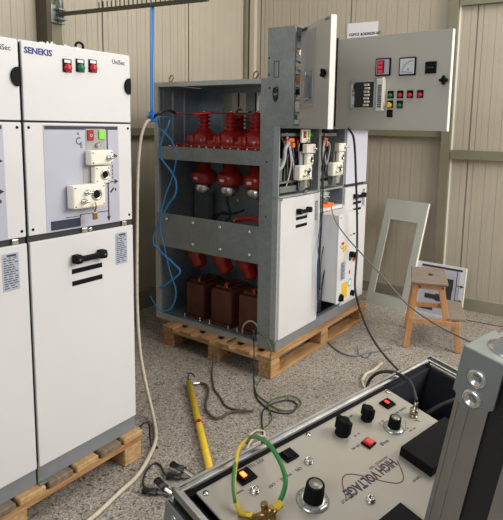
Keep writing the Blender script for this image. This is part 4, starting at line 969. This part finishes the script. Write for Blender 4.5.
def knob(x, d, r, h, skirt=True, label=None):
    b = lat('knob', x, d, [(r*1.02,.003),(r,.006),(r*.92,h-.002),(r*.88,h),(r*.70,h),(r*.70,h-.001)], 'black', tc, 32)
    if label: b['label'] = label
    lat('knob_cap', x, d, [(r*.70,h-.0008),(r*.66,h+.0006),(.001,h+.0006)], 'cap', b)
    if skirt:
        lat('dial_skirt', x, d, [(r*1.65,.0005),(r*1.65,.0018),(r*1.1,.0045)], 'skirt', b, 36)
        bm = bmesh.new()
        for k in range(11):
            a = math.radians(-60+k*30); bm_ = textbm(str(k), .0055, Matrix.Translation((x+math.cos(a)*r*1.4, -d+math.sin(a)*r*1.4, K+.0032)) @ Matrix.Rotation(a+math.pi/2, 4, 'Z')); merge(bm, bm_)
        T('dial_numbers', bm, 'ink', b)
    return b
def words(s, x, d, size, name='panel_text', m='ink', bold=0, rot=180, par=None, xs=1):
    mx = Matrix.Translation((x, -d, K+.0002)) @ Matrix.Rotation(math.radians(rot), 4, 'Z')
    return T(name, textbm(s, size, mx, depth=.0002, bold=bold, align='CENTER', xs=xs), m, par or pn)
def rocker(x, d, m, label, glow=None, w=.021, ang=0):
    bm = BX(-w/2*1.15, w/2*1.15, -w/2, w/2, 0, .004, bev=.001); b = bmesh.new(); merge(b, bm, Matrix.Translation((x,-d,K)) @ Matrix.Rotation(ang,4,'Z'))
    o = T('rocker_switch', b, 'black', tc, label)
    b = bmesh.new(); t = bmesh.new(); prism(t, [(-w*.42,.004),(w*.42,.004),(w*.42,.0075),(0,.005),(-w*.42,.009)], -w*.36, w*.36, face_mx((0,0,0),(1,0,0),(0,0,1)))
    merge(b, t, Matrix.Translation((x,-d,K)) @ Matrix.Rotation(ang,4,'Z')); r_ = T('rocker', b, m, o)
    if glow:
        b = bmesh.new(); merge(b, BX(-w*.30, -w*.02, -w*.2, w*.2, .007, .0095, bev=.001), Matrix.Translation((x,-d,K)) @ Matrix.Rotation(ang,4,'Z')); T('glowing_lens', b, glow, o)
knob(.152, .128, .0175, .034, True, 'big output knob with numbered skirt')
knob(.439, .095, .0135, .026, True, 'knob on a metal skirt near the display')
for (x, d, r, h) in ((.330, .044, .0135, .034), (.412, .044, .0115, .030)):
    bm = lathe(bmesh.new(), (x, -d, K), (0,0,1), [(r*1.1,0.0),(r*1.1,.006),(r*.95,.010),(r*.95,h-.004),(r*.8,h)], 24)
    bx(bm, x-r*.45, x+r*.45, -d-r*1.35, -d+r*1.35, K+.006, K+h, bev=.003); T('selector_knob', bm, 'black', tc, 'ribbed black selector knob')
rocker(.090, .021, 'black', 'power rocker with a glowing orange lens', 'neon', .030); rocker(.192, .028, 'black', 'plain black rocker', None, .027); rocker(.352, .095, 'neondim', 'dark red rocker', None, .022, .1); rocker(.497, .038, 'black', 'rocker with a glowing red centre', 'neonmid', .026)
def bnc(x, d, h=.012, r=.0065):
    return lat('socket', x, d, [(r*1.3,0.0),(r*1.3,.002),(r,.002),(r,h*.6),(r*.7,h*.6),(r*.65,.002),(.001,.002)], 'zinc', tc, 18)
for (x, d) in ((.083,.056),(.213,.061),(.236,.188)): bnc(x, d)
for (x, d) in ((.004+.008,.012),(.268,.008),(.537,.010)): lat('panel_screw', x, d, [(.0055,0.0),(.005,.002),(.001,.0025)], 'zinc', tc, 14)
# BNC plug with its cable
cn = T('coax_plug', lathe(bmesh.new(), (.513, -.096, K), (0,0,1), [(.0095,0.0),(.0095,.003),(.007,.003),(.007,.007),(.0095,.007),(.0095,.017),(.0055,.018),(.0055,.027),(.004,.029),(.004,.036)], 18), 'nickel', tc, 'brass coaxial plug in the panel')
dp = T('display_box', tb(.378, .546, .150, .222, 0, .020, bev=.0015), 'black', tc, 'long black display housing')
dp2 = T('display_box', tb(.135, .268, .226, .312, 0, .010, bev=.0015), 'black', tc, 'second black display housing near the lid')
# big lettering and the sine curve
e1, e2 = Vector((0.3635,0.1601,0.0000)), Vector((0.2101,0.1603,0.0000))
words('HIGH VOLTAGE', .2825, .1455, .0275, 'panel_lettering', 'ink', bold=.0009, xs=.735)
bm = bmesh.new(); cxm, cym = (e1.x+e2.x)/2, (e1.y+e2.y)/2-.001
tube(bm, [(.205+.155*k/32, -(.159-.036*math.sin(2*math.pi*k/32)), K+.0006) for k in range(33)], .0009, n=6, k=2, flat=.4)
T('sine_curve', bm, 'redink', pn)
words('ADVANCED TEST', .325, .137, .0075, m='redink')
words('OUTPUT', .205, .158, .0085); words('PYT TESTER', .120, .004, .010); words('ON  -  MAINS  -  OFF', .150, .060, .009); words('0 - 10', .353, .062, .007); words('READY', .385, .110, .007); words('HV ON', .322, .084, .007)
words('MAINS ON', .505, .066, .008); words('KV / mA', .470, .120, .006); words('x1   x10', .456, .112, .007); words('0,5 - 5', .432, .066, .007); words('MAINS', .060, .040, .006); words('METER', .385, .016, .007)
words('DISPLAY', .352, .205, .007, rot=180)
bm = bmesh.new(); addb(bm, .372, .374, .108, .116, .0001, .0006); addb(bm, .372, .38, .108, .1095, .0001, .0006); addb(bm, .500, .508, .108, .1095, .0001, .0006); addb(bm, .506, .508, .108, .116, .0001, .0006)
for k in range(5): addb(bm, .455+k*.006, .457+k*.006, .113-.004*k, .115-.004*k, .0001, .0006)
T('panel_marks', bm, 'ink', pn)
# lid standing open at a right angle on the near side
ld_ = tc
LA, LB, N0, N1 = .397, .482, .026, .489
bm = bmesh.new()
addb(bm, XL+.004, XL+.012, LA+.004, LB-.004, N0, N1-.004); addb(bm, XR-.012, XR-.004, LA+.004, LB-.004, N0, N1-.004)
addb(bm, XL+.012, XR-.012, LB-.012, LB-.004, N0, N1-.004); addb(bm, XL+.012, XR-.012, LA+.004, LB-.012, N1-.012, N1-.004); addb(bm, XL+.012, XR-.012, LA+.004, LB-.012, N0, N0+.008)
lid = T('lid', bm, 'lam', None, 'lid standing open at a right angle')
bm = bmesh.new()
for x, s in ((XL, 1), (XR, -1)):
    a, b = sorted((x, x+s*.004))
    addb(bm, a, b, LA, LA+.031, N0, N1); addb(bm, a, b, LB-.031, LB, N0, N1)
    a, b = sorted((x-s*.001, x+s*.004)); addb(bm, a, b, LA, LA+.004, N0, N1); addb(bm, a, b, LA+.024, LA+.031, N0, N1); addb(bm, a, b, LA+.012, LA+.014, N0, N1)
    a, b = sorted((x, x+s*.016)); addb(bm, a, b, LA, LA+.004, N0, N1); addb(bm, a, b, LB-.004, LB, N0, N1)
addb(bm, XL, XR, LA, LA+.031, N1-.004, N1); addb(bm, XL, XR, LB-.031, LB, N1-.004, N1); addb(bm, XL, XR, LB-.004, LB, N1-.031, N1); addb(bm, XL, XR, LA, LA+.004, N1-.016, N1); addb(bm, XL, XR, LA, LA+.004, N0, N0+.012); addb(bm, XL, XR, LB-.004, LB, N0, N0+.031)
T('lid_profile', bm, 'alu', lid)
for xx, s in ((XL, -1), (XR, 1)):
    mxr = face_mx((xx, 0, K), (0,-s*-1 if False else 1,0), (0,0,1))
    bm = bmesh.new()
    for (a, b) in ((LA-.001, LA+.036), (LB-.040, LB+.003)):
        pts = [(a, .490), (a, .447), (a+.007, .438), (a+(b-a)*.5, .4365), (b-.009, .439), (b, .447), (b, .490)]
        t = bmesh.new(); v0 = [t.verts.new((xx+s*.0015, -p, n+K)) for p, n in pts]; v1 = [t.verts.new((xx+s*.0050, -p, n+K)) for p, n in pts]
        t.faces.new(v0); t.faces.new(v1[::-1])
        for i in range(len(pts)): t.faces.new((v0[i], v0[(i+1)%len(pts)], v1[(i+1)%len(pts)], v1[i]))
        bmesh.ops.recalc_face_normals(t, faces=t.faces); merge(bm, t)
    addb(bm, *sorted((xx+s*.005, xx-s*.052)), LA-.002, LB+.003, 0.4885, .4915, bev=.0012)
    addb(bm, *sorted((xx+s*.004, xx-s*.04)), LA-.003, LA-.0005, .445, .490, bev=.0008)
    addb(bm, *sorted((xx+s*.004, xx-s*.04)), LB+.0005, LB+.003, .445, .490, bev=.0008)
    bk = T('lid_corner', bm, 'zsteel', tc)
    bm = bmesh.new()
    for (d, n) in ((LA+.016,.467),(LA+.016,.447),(LB-.018,.447),(LB-.018,.467)): lathe(bm, (xx+s*.005, -d, n+K), (s,0,0), [(.0090,-.0005),(.0090,.0008),(.0070,.0022),(.0050,.0024),(.0047,.0010),(.0027,.0012),(.0025,-.001)], 24)
    lathe(bm, (xx-s*.026, -(LA+.026), .4913+K), (0,0,1), [(.019,-.0005),(.019,.001),(.014,.003),(.010,.008),(.004,.0105),(.001,.011)], 28)
    T('rivet', bm, 'zinc', bk)
# stand below the case
st = thing('instrument_stand', 'dark steel stand carrying the tester case', 'stand', (.95, .32, 0))
def q(d1, d2, n): return O + D1*d1 + D2*d2 + NN*n
bm = bmesh.new(); t = BX(.02, .69, -.36, -.03, -.012, 0); 
MX = Matrix.Translation(O - NN*(K+.001)) @ Matrix((D1, -D2, NN)).transposed().to_4x4()
merge(bm, t, MX); bmesh.ops.translate(bm, vec=-st.location, verts=bm.verts); link('sloped_top', bm, 'trolley', st, False)
for a in (.04, .67):
    for d in (.05, .34):
        p = q(a, d, -K-.013); link('leg', bar(bmesh.new(), (p.x, p.y, 0), (p.x, p.y, p.z), .03, .03), 'trolley', st)
# leads over the panel
def CV(*pts): return [tuple(O + D1*p[0] + D2*p[1] + NN*p[2]) for p in pts]
el = thing('earth_lead', 'green and yellow earth lead looped over the tester panel edge', 'cable', CV((.07,.09,0))[0])
link('lead_left', tube(bmesh.new(), [(0.6371,0.4838,0.9347), (0.6390,0.4978,0.9504), (0.6525,0.5129,0.9682), (0.6859,0.5352,0.9811), (0.7121,0.5504,0.9862), (0.7726,0.5865,0.9560), (0.9254,0.6828,0.8587)], .0034), 'gyy', el)
link('lead_right', tube(bmesh.new(), [(0.9240,0.6846,0.8587), (0.8116,0.5842,0.9500), (0.7787,0.5442,0.9745), (0.7469,0.5021,0.9903), (0.7225,0.4664,0.9865), (0.7059,0.4460,0.9745), (0.6913,0.4410,0.9598), (0.6783,0.4428,0.9472)], .0042), 'gy', el)
link('terminal_sleeve', tube(bmesh.new(), [(0.6351,0.4864,0.9401), (0.6396,0.4637,0.9406)], .0072, sm=False), 'gyy', el)
link('terminal_sleeve', tube(bmesh.new(), [(0.6805,0.4394,0.9491), (0.6559,0.4403,0.9497)], .0072, sm=False), 'gyy', el)
link('lead_stripe', tube(bmesh.new(), [(0.6341,0.4960,0.9542), (0.6476,0.5111,0.9718), (0.6809,0.5335,0.9844)], .0028), 'gy', el)
bc = thing('brass_clamp', 'brass clamp joining both ends of the earth lead', 'clamp', (0.6475,0.4438,0.9395))
link('clamp_body', tube(bmesh.new(), [(0.6365,0.4594,0.9410), (0.6397,0.4463,0.9520), (0.6468,0.4359,0.9539), (0.6544,0.4335,0.9537)], .006), 'brass', bc)
link('clamp_arm', tube(bmesh.new(), [(0.6382,0.4485,0.9224), (0.6424,0.4424,0.9503), (0.6413,0.4440,0.9727)], .006), 'brass', bc)
link('clamp_arm', tube(bmesh.new(), [(0.6506,0.4302,0.9263), (0.6453,0.4291,0.9511), (0.6408,0.4358,0.9646)], .0055), 'brass', bc)
link('wing_screw', cyl(bmesh.new(), (0.6368,0.4329,0.9582), (0.6401,0.4280,0.9737), .005), 'brass', bc)
pe = CV((.513,.096,.036))[0]; 
solo('coax_cable', tube(bmesh.new(), [pe, (1.1365,0.3851,0.9809), (1.1610,0.4063,0.9842), (1.2000,0.4454,0.9727), (1.2363,0.4905,0.9526), (1.2548,0.5245,0.9292), (1.2573,0.5441,0.9033), (1.2465,0.5438,0.8828), (1.2501,0.5357,0.8561)], .0042, k=9), 'rubber', 'thin black coaxial cable arching from the brass plug over the case rim', 'cable')
solo('thick_cable', tube(bmesh.new(), [CV((.57,.06,-.09))[0], CV((.60,.075,-.055))[0], CV((.65,.10,-.02))[0], CV((.70,.14,.0))[0], CV((.72,.22,.0))[0], CV((.70,.30,-.06))[0]], .0055, k=8), 'rubber', 'thicker black cable in the empty end compartment of the case', 'cable')

# ------------------------------------------------------------ light and camera
w = bpy.data.worlds.new('W'); sc.world = w; w.use_nodes = True
bg = w.node_tree.nodes['Background']; bg.inputs['Color'].default_value = (.95, .97, 1, 1); bg.inputs['Strength'].default_value = .27
def area(name, loc, target, sx, sy, power, col):
    l = bpy.data.lights.new(name, 'AREA'); l.shape = 'RECTANGLE'; l.size = sx; l.size_y = sy; l.energy = power; l.color = col
    o = bpy.data.objects.new(name, l); C.objects.link(o); o.location = loc
    o.rotation_euler = (Vector(target)-Vector(loc)).to_track_quat('-Z', 'Y').to_euler(); return o
area('window_daylight', (3.7, -2.9, 3.5), (3.0, 2.2, .7), 4.2, 2.4, 335, (1, .965, .91))
area('side_fill', (-3.4, .4, 3.4), (2.8, 2.2, .9), 2.6, 1.6, 75, (.93, .96, 1))  # unseen cool area light, added to brighten the open side faces
area('overhead_area', (3.3, .6, 4.6), (3.4, 1.4, 0), 2.5, 1.6, 60, (1, .95, .86))  # soft warm area light aimed down from above, out of view
cam = bpy.data.cameras.new('cam'); co = bpy.data.objects.new('camera', cam); C.objects.link(co); sc.camera = co
pit, ro, ya = map(math.radians, (8.1069, 1.1551, 34.2192))
F = Vector((math.cos(ya)*math.cos(pit), math.sin(ya)*math.cos(pit), -math.sin(pit))); R = Vector((math.sin(ya), -math.cos(ya), 0)); U = R.cross(F)
R2 = R*math.cos(ro)+U*math.sin(ro); U2 = -R*math.sin(ro)+U*math.cos(ro)
co.matrix_world = Matrix.Translation((0, 0, 1.5587)) @ Matrix((R2, U2, -F)).transposed().to_4x4()
cam.sensor_fit = 'VERTICAL'; cam.sensor_height = 24; cam.lens = 544.9386*24/520
cam.shift_x = -22.6896/520; cam.shift_y = -56.569/520; cam.clip_start = .05
vs = sc.view_settings; vs.view_transform = 'Standard'; vs.look = 'None'; vs.exposure = 0; vs.gamma = 1; vs.use_curve_mapping = False
